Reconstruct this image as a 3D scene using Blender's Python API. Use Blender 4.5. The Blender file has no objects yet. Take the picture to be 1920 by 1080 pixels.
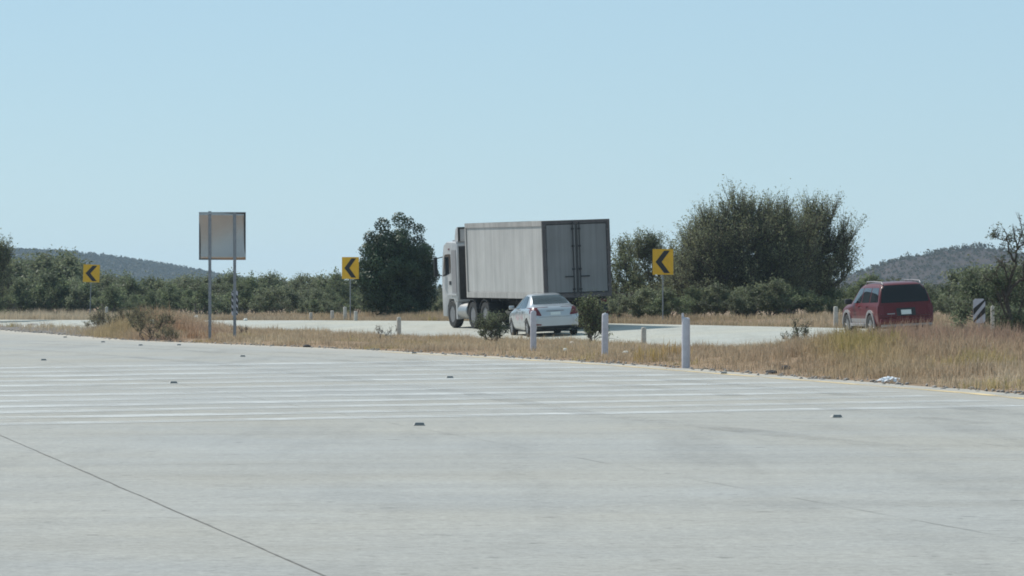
import bpy, bmesh, math, random
import numpy as np
from mathutils import Vector, Matrix
from mathutils.bvhtree import BVHTree

R = math.radians
SC = bpy.context.scene
COL = SC.collection
rng = np.random.default_rng(7)
random.seed(7)

# ------------------------------------------------------------------ survey
# the place is laid out in metres; the camera stands at (0,0,1.6) and looks along +Y
F, CX, CY, EYE = 8000.0, 960.0, 540.0, 1.6
def at(px, py, d):
    return Vector(((px - CX) / F * d, d, EYE - (py - CY) / F * d))
def lot(px, py):
    d = F * EYE / (py - CY)
    return ((px - CX) / F * d, d)

# edge of the concrete lot:  X as a function of Y
EDGE_Y = np.array([-40, 20, 54.5, 64.6, 71.1, 79, 88.9, 98.5, 109.4, 118.5, 130.6, 164, 191, 240.0])
EDGE_X = np.array([32, 17.5, 9.1, 7.75, 6.4, 4.74, 2.67, 0, -3.28, -6.8, -11.6, -19.7, -30, -60.0])
def edge_x(y): return np.interp(y, EDGE_Y, EDGE_X)
# outer edge of the banked road
ROAD_Y = np.array([-20, 30, 60, 90, 110, 120, 130.6, 137, 149.9, 163.5, 178, 195, 214, 234, 262, 330.0])
ROAD_X = np.array([50, 42, 35, 27.5, 21.5, 18, 13.9, 11.3, 5.5, -0.7, -8.0, -17, -27.5, -40, -60, -115.0])
ROAD_Z = np.array([.05, .05, .05, .1, .14, .17, .22, .3, .32, .33, .25, .13, .02, -.05, -.1, -.2])
def road_x(y): return np.interp(y, ROAD_Y, ROAD_X)
def road_z(y): return np.interp(y, ROAD_Y, ROAD_Z)
BANK = .05
ROADW = 10.4          # measured along X
def road_t(x, y): return (x - road_x(y)) * .92      # 0 at outer edge, negative on the road
def road_h(x, y): return road_z(y) + BANK * np.minimum(road_t(x, y), 0)

def wob(x, y, s, seed=0):
    a = np.sin(x / s * 1.7 + seed * 1.3 + np.sin(y / s * .9 + seed)) + np.sin(y / s * 1.3 + seed * 2.1 + np.sin(x / s * 1.1))
    b = np.sin((x + y) / s * 2.3 + seed * .7) * .6
    return (a + b) / 2.6

def smooth(a, b, x):
    t = np.clip((x - a) / (b - a), 0, 1)
    return t * t * (3 - 2 * t)

def ground_h(x, y):
    x = np.asarray(x, float); y = np.asarray(y, float)
    e = (x - edge_x(y)) * .97
    t = road_t(x, y)
    rin = road_z(y) - BANK * ROADW * .92
    # verge between lot and road
    span = np.maximum(1e-3, e - (t + ROADW * .92))
    f = np.clip(e / np.maximum(.5, span), 0, 1)
    v = .04 * (1 - f ** 3) * np.minimum(1, f * 6) + (rin - .03) * f ** 3 + .05 * wob(x, y, 3.0) * smooth(0, 2, e)
    v = v + .45 * np.exp(-(np.maximum(0, np.abs(x - 9.0) - .5) / np.where(x > 9, 1.9, 3.2)) ** 2 - ((y - 86) / 13.) ** 2) * smooth(.3, 3, e)
    v = v + .46 * np.exp(-((x + 12.0) / 1.7) ** 2 - ((y - 146) / 10.) ** 2) * smooth(.2, 2, e)
    out = road_z(y) - .05 + .18 * smooth(1, 7, t) * (0 + 1) + .12 * wob(x, y, 6.0, 3) * smooth(1, 8, t)
    out = out * (1 - smooth(20, 120, t)) + .05 * smooth(20, 120, t)
    h = np.where(t > 0, out, np.where(t > -ROADW * .92, road_h(x, y) - .06, v))
    h = np.where(e < 0, -.05, h)
    return h

# ------------------------------------------------------------------ materials
def new_mat(name):
    m = bpy.data.materials.new(name); m.use_nodes = True
    nt = m.node_tree
    return m, nt, nt.nodes['Principled BSDF'], nt.nodes['Material Output']

def node(nt, t, **kw):
    n = nt.nodes.new(t)
    for k, v in kw.items(): setattr(n, k, v)
    return n

def noise(nt, vec, scale, detail=4, rough=.55, dist=0):
    n = node(nt, 'ShaderNodeTexNoise')
    n.inputs['Scale'].default_value = scale; n.inputs['Detail'].default_value = detail
    n.inputs['Roughness'].default_value = rough; n.inputs['Distortion'].default_value = dist
    if vec is not None: nt.links.new(vec, n.inputs['Vector'])
    return n.outputs['Fac']

def ramp(nt, fac, stops):
    r = node(nt, 'ShaderNodeValToRGB')
    el = r.color_ramp.elements
    while len(el) < len(stops): el.new(.5)
    for e, (p, c) in zip(el, stops):
        e.position = p; e.color = (c[0], c[1], c[2], 1) if not isinstance(c, (int, float)) else (c, c, c, 1)
    nt.links.new(fac, r.inputs['Fac'])
    return r.outputs['Color']

def mix(nt, fac, a, b, mode='MIX'):
    n = node(nt, 'ShaderNodeMix', data_type='RGBA', blend_type=mode)
    for i, v in ((0, fac), (6, a), (7, b)):
        if isinstance(v, (int, float)): n.inputs[i].default_value = v
        elif isinstance(v, tuple): n.inputs[i].default_value = (*v[:3], 1)
        else: nt.links.new(v, n.inputs[i])
    return n.outputs[2]

def mapping(nt, vec, scale=(1, 1, 1), rot=(0, 0, 0)):
    n = node(nt, 'ShaderNodeMapping'); n.inputs['Scale'].default_value = scale; n.inputs['Rotation'].default_value = rot
    nt.links.new(vec, n.inputs['Vector'])
    return n.outputs['Vector']

def coords(nt): return node(nt, 'ShaderNodeTexCoord').outputs['Object']

def add_bump(nt, b, fac, strength, dist):
    n = node(nt, 'ShaderNodeBump'); n.inputs['Strength'].default_value = strength; n.inputs['Distance'].default_value = dist
    nt.links.new(fac, n.inputs['Height']); nt.links.new(n.outputs['Normal'], b.inputs['Normal'])

def simple(name, c, rough=.6, metal=0, var=.15, scale=6, coat=0, bump=0, spec=.5):
    m, nt, b, o = new_mat(name)
    v = coords(nt)
    f = noise(nt, v, scale, 5, .65)
    lo = tuple(x * (1 - var) for x in c); hi = tuple(min(1, x * (1 + var)) for x in c)
    nt.links.new(ramp(nt, f, [(.3, lo), (.7, hi)]), b.inputs['Base Color'])
    b.inputs['Roughness'].default_value = rough; b.inputs['Metallic'].default_value = metal
    b.inputs['Specular IOR Level'].default_value = spec
    b.inputs['Coat Weight'].default_value = coat; b.inputs['Coat Roughness'].default_value = .06
    if bump: add_bump(nt, b, noise(nt, v, scale * 3, 4), bump, .01)
    return m

def foliage_mat(name, trans=.25, rough=.55, attr='tint', spec=.25, rnd=.3):
    m, nt, b, o = new_mat(name)
    a = node(nt, 'ShaderNodeAttribute', attribute_name=attr)
    g = node(nt, 'ShaderNodeNewGeometry')
    hv = node(nt, 'ShaderNodeHueSaturation')
    mr = node(nt, 'ShaderNodeMapRange'); mr.inputs['To Min'].default_value = 1 - rnd; mr.inputs['To Max'].default_value = 1 + rnd
    nt.links.new(g.outputs['Random Per Island'], mr.inputs['Value'])
    nt.links.new(mr.outputs['Result'], hv.inputs['Value']); nt.links.new(a.outputs['Color'], hv.inputs['Color'])
    nt.links.new(hv.outputs['Color'], b.inputs['Base Color'])
    b.inputs['Roughness'].default_value = rough; b.inputs['Specular IOR Level'].default_value = spec
    t = node(nt, 'ShaderNodeBsdfTranslucent'); nt.links.new(hv.outputs['Color'], t.inputs['Color'])
    ms = node(nt, 'ShaderNodeMixShader'); ms.inputs['Fac'].default_value = trans
    nt.links.new(b.outputs[0], ms.inputs[1]); nt.links.new(t.outputs[0], ms.inputs[2]); nt.links.new(ms.outputs[0], o.inputs['Surface'])
    return m

def concrete_mat(name, base, dusty=True):
    """weathered slab concrete: long blotches, fine grain, tyre smears along the lanes, dust along the edge (attribute 'dust')"""
    m, nt, b, o = new_mat(name)
    v = coords(nt)
    lane = mapping(nt, v, (1, .10, 1), (0, 0, R(-11.3)))      # stretched along the lanes
    cross = mapping(nt, v, (.12, .8, 1), (0, 0, R(-31)))       # stretched along the floated finish
    c1 = ramp(nt, noise(nt, v, .22, 6, .62), [(.30, .93), (.70, 1.04)])
    c2 = ramp(nt, noise(nt, cross, 1.1, 6, .7), [(.30, .87), (.72, 1.06)])
    c3 = ramp(nt, noise(nt, v, 9.0, 6, .75), [(.30, .78), (.68, 1.12)])
    c4 = ramp(nt, noise(nt, lane, .9, 4, .6), [(.28, .84), (.48, 1.0)])
    c5 = ramp(nt, noise(nt, v, 1.6, 8, .75, .4), [(.25, .78), (.42, 1.0)])
    c6 = ramp(nt, noise(nt, v, 2.7, 3, .8), [(.29, .62), (.37, 1.0)])
    col = mix(nt, 1.0, c1, base, 'MULTIPLY')
    c7 = ramp(nt, noise(nt, v, 26.0, 6, .85), [(.30, .70), (.68, 1.16)])
    for c in (c2, c3, c4, c5, c6, c7): col = mix(nt, 1.0, col, c, 'MULTIPLY')
    hue = ramp(nt, noise(nt, v, .13, 4, .6), [(.35, (.98, 1.0, 1.03)), (.65, (1.03, 1.0, .95))])
    col = mix(nt, 1.0, col, hue, 'MULTIPLY')
    if dusty:
        a = node(nt, 'ShaderNodeAttribute', attribute_name='dust')
        dn = mix(nt, 1.0, a.outputs['Color'], ramp(nt, noise(nt, v, .8, 6, .7), [(.3, .2), (.6, 1.0)]), 'MULTIPLY')
        col = mix(nt, dn, col, (.50, .43, .34))
    nt.links.new(col, b.inputs['Base Color'])
    b.inputs['Roughness'].default_value = .82; b.inputs['Specular IOR Level'].default_value = .3
    add_bump(nt, b, noise(nt, v, 30, 5, .7), .12, .004)
    return m

def paint_mat(name, c, wear_lo, wear_hi):
    """worn road paint: bare where the noise is low (transparent shows the slab under it)"""
    m, nt, b, o = new_mat(name)
    v = coords(nt)
    n1 = noise(nt, v, 1.3, 7, .75); n2 = noise(nt, mapping(nt, v, (.25, 1, 1), (0, 0, R(-11))), .5, 4, .6)
    f = node(nt, 'ShaderNodeMath', operation='ADD'); nt.links.new(n1, f.inputs[0]); nt.links.new(n2, f.inputs[1])
    mr = node(nt, 'ShaderNodeMapRange'); nt.links.new(f.outputs[0], mr.inputs['Value'])
    mr.inputs['From Min'].default_value = wear_lo; mr.inputs['From Max'].default_value = wear_hi
    b.inputs['Base Color'].default_value = (*c, 1); b.inputs['Roughness'].default_value = .7
    t = node(nt, 'ShaderNodeBsdfTransparent')
    ms = node(nt, 'ShaderNodeMixShader')
    nt.links.new(mr.outputs['Result'], ms.inputs['Fac']); nt.links.new(t.outputs[0], ms.inputs[1]); nt.links.new(b.outputs[0], ms.inputs[2])
    nt.links.new(ms.outputs[0], o.inputs['Surface'])
    return m

M = {}
M['lot'] = concrete_mat('lot_concrete', (.356, .354, .334))
M['road'] = concrete_mat('road_concrete', (.43, .43, .385), False)
M['joint'] = simple('joint_sealant', (.17, .163, .15), .8, var=.5, scale=3)
M['stripe'] = paint_mat('worn_white_paint', (.55, .56, .55), .72, 1.28)
M['yellow_line'] = paint_mat('worn_yellow_paint', (.66, .50, .26), .78, 1.15)
M['tyre_mark'] = paint_mat('rubbed_tyre_smear', (.20, .198, .19), .92, 2.1)
M['galv'] = simple('galvanised_steel', (.24, .25, .27), .5, .6, .2, 12)
M['sheet'] = simple('sign_sheet', (.42, .375, .345), .24, .9, .06, 2.0)
M['sign_yellow'] = simple('sign_yellow', (.80, .44, .010), .45, var=.10, scale=5)
M['sign_black'] = simple('sign_black', (.016, .014, .012), .5, var=.2)
M['post_white'] = simple('post_white_paint', (.50, .49, .54), .75, var=.14, scale=7, bump=.2)
M['post_dirty'] = simple('post_dirty_paint', (.48, .44, .39), .8, var=.25, scale=9, bump=.3)
M['white_bright'] = simple('white_sheeting', (.85, .85, .83), .5, var=.05)
M['bag'] = simple('white_plastic_bag', (.80, .82, .86), .4, var=.08, scale=8)
M['debris'] = simple('dark_rubber', (.035, .03, .03), .85, var=.4, scale=9)
M['rock'] = simple('grey_rock', (.26, .235, .215), .9, var=.3, scale=5, bump=.5)
M['paper'] = simple('pale_litter', (.75, .70, .62), .7, var=.1)
M['marker'] = simple('marker_ceramic', (.42, .41, .38), .6, var=.25, scale=20)
M['marker_face'] = simple('marker_reflector', (.17, .17, .175), .3, var=.3)
M['bark'] = simple('mesquite_bark', (.075, .06, .05), .9, var=.35, scale=4)
M['bark_grey'] = simple('grey_bark', (.16, .135, .115), .9, var=.3, scale=5)
M['leaf'] = foliage_mat('mesquite_leaves', .5)
M['leaf_dense'] = foliage_mat('dense_leaves', .12, .45)
M['grass'] = foliage_mat('dry_grass_blades', .45, .7, rnd=.14)
M['tyre'] = simple('tyre_rubber', (.022, .022, .022), .85, var=.3, scale=10)
M['rim'] = simple('wheel_metal', (.24, .24, .245), .45, .6, .15)
M['rim_dull'] = simple('dull_wheel_steel', (.19, .19, .195), .6, .3, .2)
M['chassis'] = simple('chassis_black', (.03, .028, .028), .7, var=.4)
M['rust'] = simple('rusty_steel', (.11, .055, .04), .85, var=.4, scale=5)
M['cab_white'] = simple('cab_white_paint', (.43, .43, .435), .4, var=.14, scale=3, coat=.3)
M['glass'] = simple('dark_window_glass', (.012, .015, .018), .04, var=.2, spec=.8)
M['glass_black'] = simple('tinted_rear_glass', (.006, .006, .007), .12, var=.1, spec=.35)
M['glass_grey'] = simple('grey_rear_glass', (.035, .042, .042), .1, var=.2, spec=.6)
M['silver'] = simple('silver_car_paint', (.42, .435, .455), .32, .6, .04, 3, coat=.7)
M['red'] = simple('red_car_paint', (.10, .005, .007), .4, .0, .12, 3, coat=.22, spec=.3)
M['trim_silver'] = simple('silver_trim', (.28, .265, .27), .45, .3, .1)
M['plastic'] = simple('black_plastic', (.02, .02, .022), .6, var=.2)
M['lamp_red'] = simple('red_lamp_lens', (.11, .008, .012), .3, var=.15, spec=.4)
M['lamp_clear'] = simple('clear_lamp_lens', (.55, .50, .48), .2, var=.1)
M['plate'] = simple('number_plate', (.62, .64, .62), .5, var=.08, scale=14)
M['decal'] = simple('faded_red_decal', (.44, .30, .31), .5, var=.3, scale=14)
M['alu'] = simple('brushed_aluminium', (.40, .40, .40), .38, .75, .12, 4)

def trailer_mat(name, base, grime):
    m, nt, b, o = new_mat(name)
    v = coords(nt)
    st = ramp(nt, noise(nt, mapping(nt, v, (3.2, 3.2, .10)), 1.6, 6, .7), [(.30, grime), (.62, 1.0)])
    bl = ramp(nt, noise(nt, v, .9, 5, .6), [(.3, .88), (.7, 1.05)])
    sp = ramp(nt, noise(nt, v, 5, 4, .8), [(.24, .55), (.33, 1.0)])
    col = mix(nt, 1.0, st, base, 'MULTIPLY')
    col = mix(nt, 1.0, col, bl, 'MULTIPLY'); col = mix(nt, 1.0, col, sp, 'MULTIPLY')
    nt.links.new(col, b.inputs['Base Color'])
    b.inputs['Roughness'].default_value = .5
    add_bump(nt, b, noise(nt, mapping(nt, v, (1.3, 1.3, .25)), 1.6, 3, .5), .5, .06)
    return m
M['trailer'] = trailer_mat('weathered_white_panel', (.485, .475, .46), .80)
M['trailer_door'] = trailer_mat('shaded_grimy_door_panel', (.205, .205, .208), .72)  # base darkened to carry the shade of the rear face; streaks are grime
M['trailer_rail'] = trailer_mat('grimy_rail', (.44, .42, .40), .6)
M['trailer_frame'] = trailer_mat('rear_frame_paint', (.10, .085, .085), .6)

def ground_mat():
    m, nt, b, o = new_mat('desert_soil')
    v = coords(nt)
    a = node(nt, 'ShaderNodeAttribute', attribute_name='soil')
    c = mix(nt, 1.0, a.outputs['Color'], ramp(nt, noise(nt, v, .9, 7, .7), [(.3, .7), (.7, 1.2)]), 'MULTIPLY')
    c = mix(nt, 1.0, c, ramp(nt, noise(nt, v, 7, 5, .7), [(.3, .75), (.7, 1.15)]), 'MULTIPLY')
    nt.links.new(c, b.inputs['Base Color']); b.inputs['Roughness'].default_value = .95
    b.inputs['Specular IOR Level'].default_value = .1
    add_bump(nt, b, noise(nt, v, 6, 6, .7), .6, .05)
    return m
M['soil'] = ground_mat()

def hill_mat(name, cs):
    m, nt, b, o = new_mat(name)
    v = coords(nt)
    c = ramp(nt, noise(nt, v, .05, 7, .7), [(.30, cs[0]), (.5, cs[1]), (.72, cs[2])])
    nt.links.new(c, b.inputs['Base Color']); b.inputs['Roughness'].default_value = .95
    b.inputs['Specular IOR Level'].default_value = .1
    return m
M['hill_green'] = hill_mat('bushy_hillside', ((.022, .026, .022), (.034, .036, .030), (.05, .046, .038)))
M['hill_brown'] = hill_mat('rocky_hillside', ((.032, .031, .028), (.055, .043, .040), (.078, .055, .048)))

# ------------------------------------------------------------------ object helpers
def tag(o, label=None, cat=None, group=None, kind=None):
    if label: o['label'] = label
    if cat: o['category'] = cat
    if group: o['group'] = group
    if kind: o['kind'] = kind
    return o

def empty(name, loc, rot=(0, 0, 0), label=None, cat=None, group=None):
    o = bpy.data.objects.new(name, None); COL.objects.link(o)
    o.empty_display_size = .3
    o.location = loc; o.rotation_euler = rot
    return tag(o, label, cat, group)

def link(name, me, mat, parent=None):
    me.materials.clear()
    if mat is not None: me.materials.append(mat)
    o = bpy.data.objects.new(name, me); COL.objects.link(o)
    if parent is not None: o.parent = parent
    return o

def copy_tree(o, parent=None):
    c = o.copy(); COL.objects.link(c); c.parent = parent
    for ch in list(o.children): copy_tree(ch, c)
    return c

def mesh_np(name, V, quads=None, tris=None, tint=None, attr='tint', smooth_=False):
    me = bpy.data.meshes.new(name)
    V = np.asarray(V, np.float32)
    loops = []; starts = []; n = 0
    if quads is not None and len(quads):
        q = np.asarray(quads, np.int32); loops.append(q.ravel()); starts.append(np.arange(len(q)) * 4); n = len(q) * 4
    if tris is not None and len(tris):
        t = np.asarray(tris, np.int32); loops.append(t.ravel()); starts.append(n + np.arange(len(t)) * 3)
    loops = np.concatenate(loops); starts = np.concatenate(starts).astype(np.int32)
    me.vertices.add(len(V)); me.vertices.foreach_set('co', V.ravel())
    me.loops.add(len(loops)); me.loops.foreach_set('vertex_index', loops)
    me.polygons.add(len(starts)); me.polygons.foreach_set('loop_start', starts)
    me.update(calc_edges=True); me.validate()
    if tint is not None:
        a = me.color_attributes.new(attr, 'FLOAT_COLOR', 'POINT')
        c = np.ones((len(V), 4), np.float32); c[:, :3] = tint
        a.data.foreach_set('color', c.ravel())
    if smooth_: me.polygons.foreach_set('use_smooth', np.ones(len(starts), bool))
    return me

class MB:
    """collects boxes, prisms, tubes and lathes into one mesh"""
    def __init__(s): s.bm = bmesh.new()
    def box(s, x0, x1, y0, y1, z0, z1, bev=0):
        g = bmesh.ops.create_cube(s.bm, size=1)
        vs = g['verts']
        for v in vs:
            v.co = Vector((x0 + (v.co.x + .5) * (x1 - x0), y0 + (v.co.y + .5) * (y1 - y0), z0 + (v.co.z + .5) * (z1 - z0)))
        if bev:
            es = list({e for v in vs for e in v.link_edges})
            bmesh.ops.bevel(s.bm, geom=es, offset=bev, segments=2, profile=.5, affect='EDGES')
        return s
    def prism(s, pts, axis, a, b):
        """extrude a 2-D outline along axis from a to b; pts in the two other axes"""
        def mk(p, t):
            q = list(p); q.insert('xyz'.index(axis), t); return s.bm.verts.new(q)
        A = [mk(p, a) for p in pts]; B = [mk(p, b) for p in pts]
        s.bm.faces.new(A); s.bm.faces.new(B[::-1])
        n = len(pts)
        for i in range(n): s.bm.faces.new((A[i], B[i], B[(i + 1) % n], A[(i + 1) % n]))
        bmesh.ops.recalc_face_normals(s.bm, faces=s.bm.faces[:])
        return s
    def tube(s, pts, radii, n=6, cap=True):
        pts = [Vector(p) for p in pts]; rings = []
        for i, p in enumerate(pts):
            d = (pts[min(i + 1, len(pts) - 1)] - pts[max(i - 1, 0)]).normalized()
            u = d.orthogonal().normalized(); w = d.cross(u)
            r = radii[i] if hasattr(radii, '__len__') else radii
            rings.append([s.bm.verts.new(p + (u * math.cos(k * 2 * math.pi / n) + w * math.sin(k * 2 * math.pi / n)) * r) for k in range(n)])
        # keep rings aligned enough for short tubes
        for a, b in zip(rings, rings[1:]):
            off = min(range(n), key=lambda o: sum((a[k].co - b[(k + o) % n].co).length for k in range(n)))
            b[:] = b[off:] + b[:off]
            for k in range(n): s.bm.faces.new((a[k], a[(k + 1) % n], b[(k + 1) % n], b[k]))
        if cap:
            s.bm.faces.new(rings[0][::-1]); s.bm.faces.new(rings[-1])
        return s
    def lathe(s, prof, n=24, axis='z', c=(0, 0, 0), cap=True):
        """prof = [(radius, height)...] turned about an axis"""
        rings = []
        for r, h in prof:
            ring = []
            for k in range(n):
                a = 2 * math.pi * k / n; x, y = r * math.cos(a), r * math.sin(a)
                p = (x, y, h) if axis == 'z' else (h, x, y)
                ring.append(s.bm.verts.new(Vector(p) + Vector(c)))
            rings.append(ring)
        for a, b in zip(rings, rings[1:]):
            for k in range(n): s.bm.faces.new((a[k], a[(k + 1) % n], b[(k + 1) % n], b[k]))
        if cap: s.bm.faces.new(rings[0][::-1]); s.bm.faces.new(rings[-1])
        return s
    def build(s, name, mat, parent=None, smooth_=False, angle=None):
        bmesh.ops.recalc_face_normals(s.bm, faces=s.bm.faces[:])
        me = bpy.data.meshes.new(name); s.bm.to_mesh(me); s.bm.free()
        if smooth_:
            me.polygons.foreach_set('use_smooth', [True] * len(me.polygons))
            try: me.set_sharp_from_angle(angle=R(angle or 35))
            except Exception: pass
        return link(name, me, mat, parent)

def evaluated(o):
    dg = bpy.context.evaluated_depsgraph_get()
    return bpy.data.meshes.new_from_object(o.evaluated_get(dg))

# ------------------------------------------------------------------ ground, lot, road
def axis_coords(dense0, dense1, step, far0, far1):
    d = list(np.arange(dense0, dense1 + .01, step))
    a = [dense0]; s = step
    while a[-1] > far0: s *= 1.35; a.append(max(far0, a[-1] - s))
    b = [dense1]; s = step
    while b[-1] < far1: s *= 1.35; b.append(min(far1, b[-1] + s))
    return np.array(a[::-1][:-1] + d + b[1:])

xs = axis_coords(-46, 34, .8, -4200, 4200); ys = axis_coords(52, 232, 1.2, -600, 5600)
GX, GY = np.meshgrid(xs, ys)
GZ = ground_h(GX, GY)
V = np.stack([GX, GY, GZ], -1).reshape(-1, 3)
nx, ny = len(xs), len(ys)
ii = np.arange(nx * ny).reshape(ny, nx)
Q = np.stack([ii[:-1, :-1], ii[:-1, 1:], ii[1:, 1:], ii[1:, :-1]], -1).reshape(-1, 4)
soil = np.zeros((len(V), 3)); soil[:] = (.26, .185, .125)
e = V[:, 0] - edge_x(V[:, 1]); t = road_t(V[:, 0], V[:, 1])
rub = (smooth(-.5, 0, e) * (V[:, 0] < -13.4) * (V[:, 1] < 230))[:, None]
soil = soil * (1 - rub) + np.array((.20, .18, .165)) * rub
ver = (smooth(0, 1, e) * smooth(0, 1, -t - ROADW * .92) * (V[:, 0] > -13.4))[:, None]
soil = soil * (1 - ver * .7) + np.array((.33, .23, .15)) * ver * .7
g = link('ground', mesh_np('ground', V, Q, tint=soil, attr='soil', smooth_=True), M['soil'])
tag(g, 'dry tan desert soil under the scrub and verges', 'ground', kind='structure')

# concrete lot: strips from far on the near side to the verge edge
yy = np.concatenate([np.arange(-14, 54, 4), np.arange(54, 241, 1.0)])
cols = np.array([-90, -60, -40, -25, -16, -11, -8, -6, -4.5, -3.2, -2.2, -1.5, -1.0, -.6, -.3, 0])
ex = edge_x(yy) + .16 * wob(yy, yy * 0, .9) + .07 * wob(yy, yy * 0, .23, 2)
LX = ex[:, None] + cols[None, :] * 1.0; LY = np.repeat(yy[:, None], len(cols), 1)
V = np.stack([LX, LY, np.zeros_like(LX)], -1).reshape(-1, 3)
ii = np.arange(len(V)).reshape(len(yy), len(cols))
Q = np.stack([ii[:-1, :-1], ii[:-1, 1:], ii[1:, 1:], ii[1:, :-1]], -1).reshape(-1, 4)
dust = np.repeat(np.exp(cols / 1.1)[None, :], len(yy), 0)
dust = dust * np.interp(yy, [50, 75, 100, 140], [.35, .55, .8, 1.0])[:, None]
dust = np.clip(dust, 0, 1).reshape(-1, 1).repeat(3, 1)
lot_o = link('concrete_lot', mesh_np('concrete_lot', V, Q, tint=dust, attr='dust'), M['lot'])
tag(lot_o, 'wide pale concrete lot with rows of worn white stripes', 'concrete lot', kind='structure')

# banked road
yy = np.arange(-20, 330.1, 1.5)
tt = np.linspace(-ROADW, 0, 9)
RX = road_x(yy)[:, None] + tt[None, :] + .08 * wob(yy, yy * 0, 1.1)[:, None] * (np.abs(tt) > ROADW - .01)
RY = np.repeat(yy[:, None], len(tt), 1)
V = np.stack([RX, RY, road_z(yy)[:, None] + BANK * .92 * tt[None, :]], -1).reshape(-1, 3)
ii = np.arange(len(V)).reshape(len(yy), len(tt))
Q = np.stack([ii[:-1, :-1], ii[:-1, 1:], ii[1:, 1:], ii[1:, :-1]], -1).reshape(-1, 4)
road_o = link('road', mesh_np('road', V, Q), M['road'])
tag(road_o, 'banked two-lane concrete road curving away behind the verge', 'road', kind='structure')

# slab joints, along the lanes (about 4.85 m apart), and a few shrinkage cracks
LD = Vector((-.196, .981)); LN = Vector((.981, .196))
def ribbon(V, Q, pts, w, z):
    n0 = len(V)
    for i, p in enumerate(pts):
        a = Vector(pts[max(0, i - 1)]); b = Vector(pts[min(len(pts) - 1, i + 1)])
        d = (b - a).normalized(); n = Vector((d.y, -d.x)) * (w[i] if hasattr(w, '__len__') else w) * .5
        V.append((p[0] - n.x, p[1] - n.y, z)); V.append((p[0] + n.x, p[1] + n.y, z))
    for i in range(len(pts) - 1):
        a = n0 + 2 * i; Q.append((a, a + 1, a + 3, a + 2))
V, Q = [], []
j0 = Vector(lot(300, 946))
for k in range(-5, 3):
    p0 = j0 + LN * 4.85 * k
    pts = []
    for s_ in np.arange(-30, 120, .8):
        p = p0 + LD * s_
        if p.x < edge_x(p.y) - .8 and p.y > -10:
            pts.append((p.x + random.uniform(-.006, .006), p.y))
    w = [(.013 if k == 0 else .006 * (random.random() > .45)) * random.uniform(.5, 1.5) + .0005 for _ in pts]
    ribbon(V, Q, pts, w, .004)
jo = link('slab_joint', mesh_np('slab_joint', V, Q), M['joint'])
tag(jo, 'thin dark joints between the slabs of the concrete lot', 'slab joints', kind='structure')

# worn transverse white stripes
V, Q = [], []
for k in range(12):
    y0 = 795.5 - 11.3 * k + .16 * k * k
    pts = []
    for px in np.arange(-60, 2000, 20):
        py = y0 - .0182 * px * (1 - .012 * k)
        X, Y = lot(px, py)
        if X < edge_x(Y) - 1.5: pts.append((X, Y))
    if len(pts) < 3: continue
    ribbon(V, Q, pts, .84 + .06 * k, .004)
so = link('white_stripe', mesh_np('white_stripe', V, Q), M['stripe'])
tag(so, 'worn white rumble stripes painted across the concrete lot', 'road markings', kind='structure')

V, Q = [], []
for off_, wd_ in ((2.9, .5), (4.7, .45), (8.4, .5)):
    yy = np.arange(42, 128, 1.5)
    ribbon(V, Q, [(edge_x(y) - off_ - .012 * (y - 70), y) for y in yy], [wd_ * random.uniform(.7, 1.3) for _ in yy], .008)
to = link('tyre_mark', mesh_np('tyre_mark', V, Q), M['tyre_mark'])
tag(to, 'faint dark tyre tracks curving along the lot beside the verge', 'tyre marks', kind='structure')
V, Q = [], []
yy = np.arange(40, 108, 1.0)
ribbon(V, Q, [(edge_x(y) - .75, y) for y in yy], .22, .004)
yo = link('yellow_edge_line', mesh_np('yellow_edge_line', V, Q), M['yellow_line'])
tag(yo, 'faded yellow line along the verge edge of the lot', 'road marking', kind='structure')

# ------------------------------------------------------------------ raised pavement markers
def make_marker():
    b = MB()
    b.bm.verts.ensure_lookup_table()
    w, l, h = .066, .055, .034
    bot = [(-w, -l, 0), (w, -l, 0), (w, l, 0), (-w, l, 0)]; top = [(-w * .72, -l * .62, h), (w * .72, -l * .62, h), (w * .72, l * .62, h), (-w * .72, l * .62, h)]
    vb = [b.bm.verts.new(p) for p in bot]; vt = [b.bm.verts.new(p) for p in top]
    b.bm.faces.new(vb[::-1]); b.bm.faces.new(vt)
    for i in range(4): b.bm.faces.new((vb[i], vb[(i + 1) % 4], vt[(i + 1) % 4], vt[i]))
    root = b.build('road_marker', M['marker'])
    f = MB(); f.box(-.052, .052, -.0015, .0015, -.012, .012)
    fo = f.build('reflector', M['marker_face'], root)
    fo.location = (0, -.0475, .018); fo.rotation_euler = (R(-32), 0, 0)
    return root
mk_px = [((82, 676), 'row'), ((325, 719), 'row'), ((786, 798), 'row'), ((455, 669), 'rowb'), ((843, 709), 'rowb'), ((1568, 783), 'rowb'),
         ((64, 624), 'edge'), ((122, 633), 'edge'), ((193, 642), 'edge'), ((263, 648), 'edge'), ((335, 647.5), 'edge'), ((776, 663), 'edge'), ((1357, 701), 'edge')]
mk_label = ['small raised marker on the lot concrete, farthest of its lane row',
            'small raised marker amid the white stripes, middle one of its lane row',
            'pale raised marker just in front of the lowest white stripe',
            'small raised marker on the lot beyond the stripes, near the blank sign',
            'small raised marker on the stripes in front of the car',
            'dark raised marker on the concrete in front of the red car',
            'tiny edge marker where the lot curves away, farthest of the edge row',
            'tiny edge marker second farthest along the lot edge',
            'tiny edge marker beside the rubble before the weedy mound',
            'tiny edge marker in front of the green weeds on the mound',
            'tiny edge marker just short of the blank sign posts',
            'tiny edge marker on the lot below the truck cab',
            'tiny edge marker beyond the tallest white post']
mk = make_marker()
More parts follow.
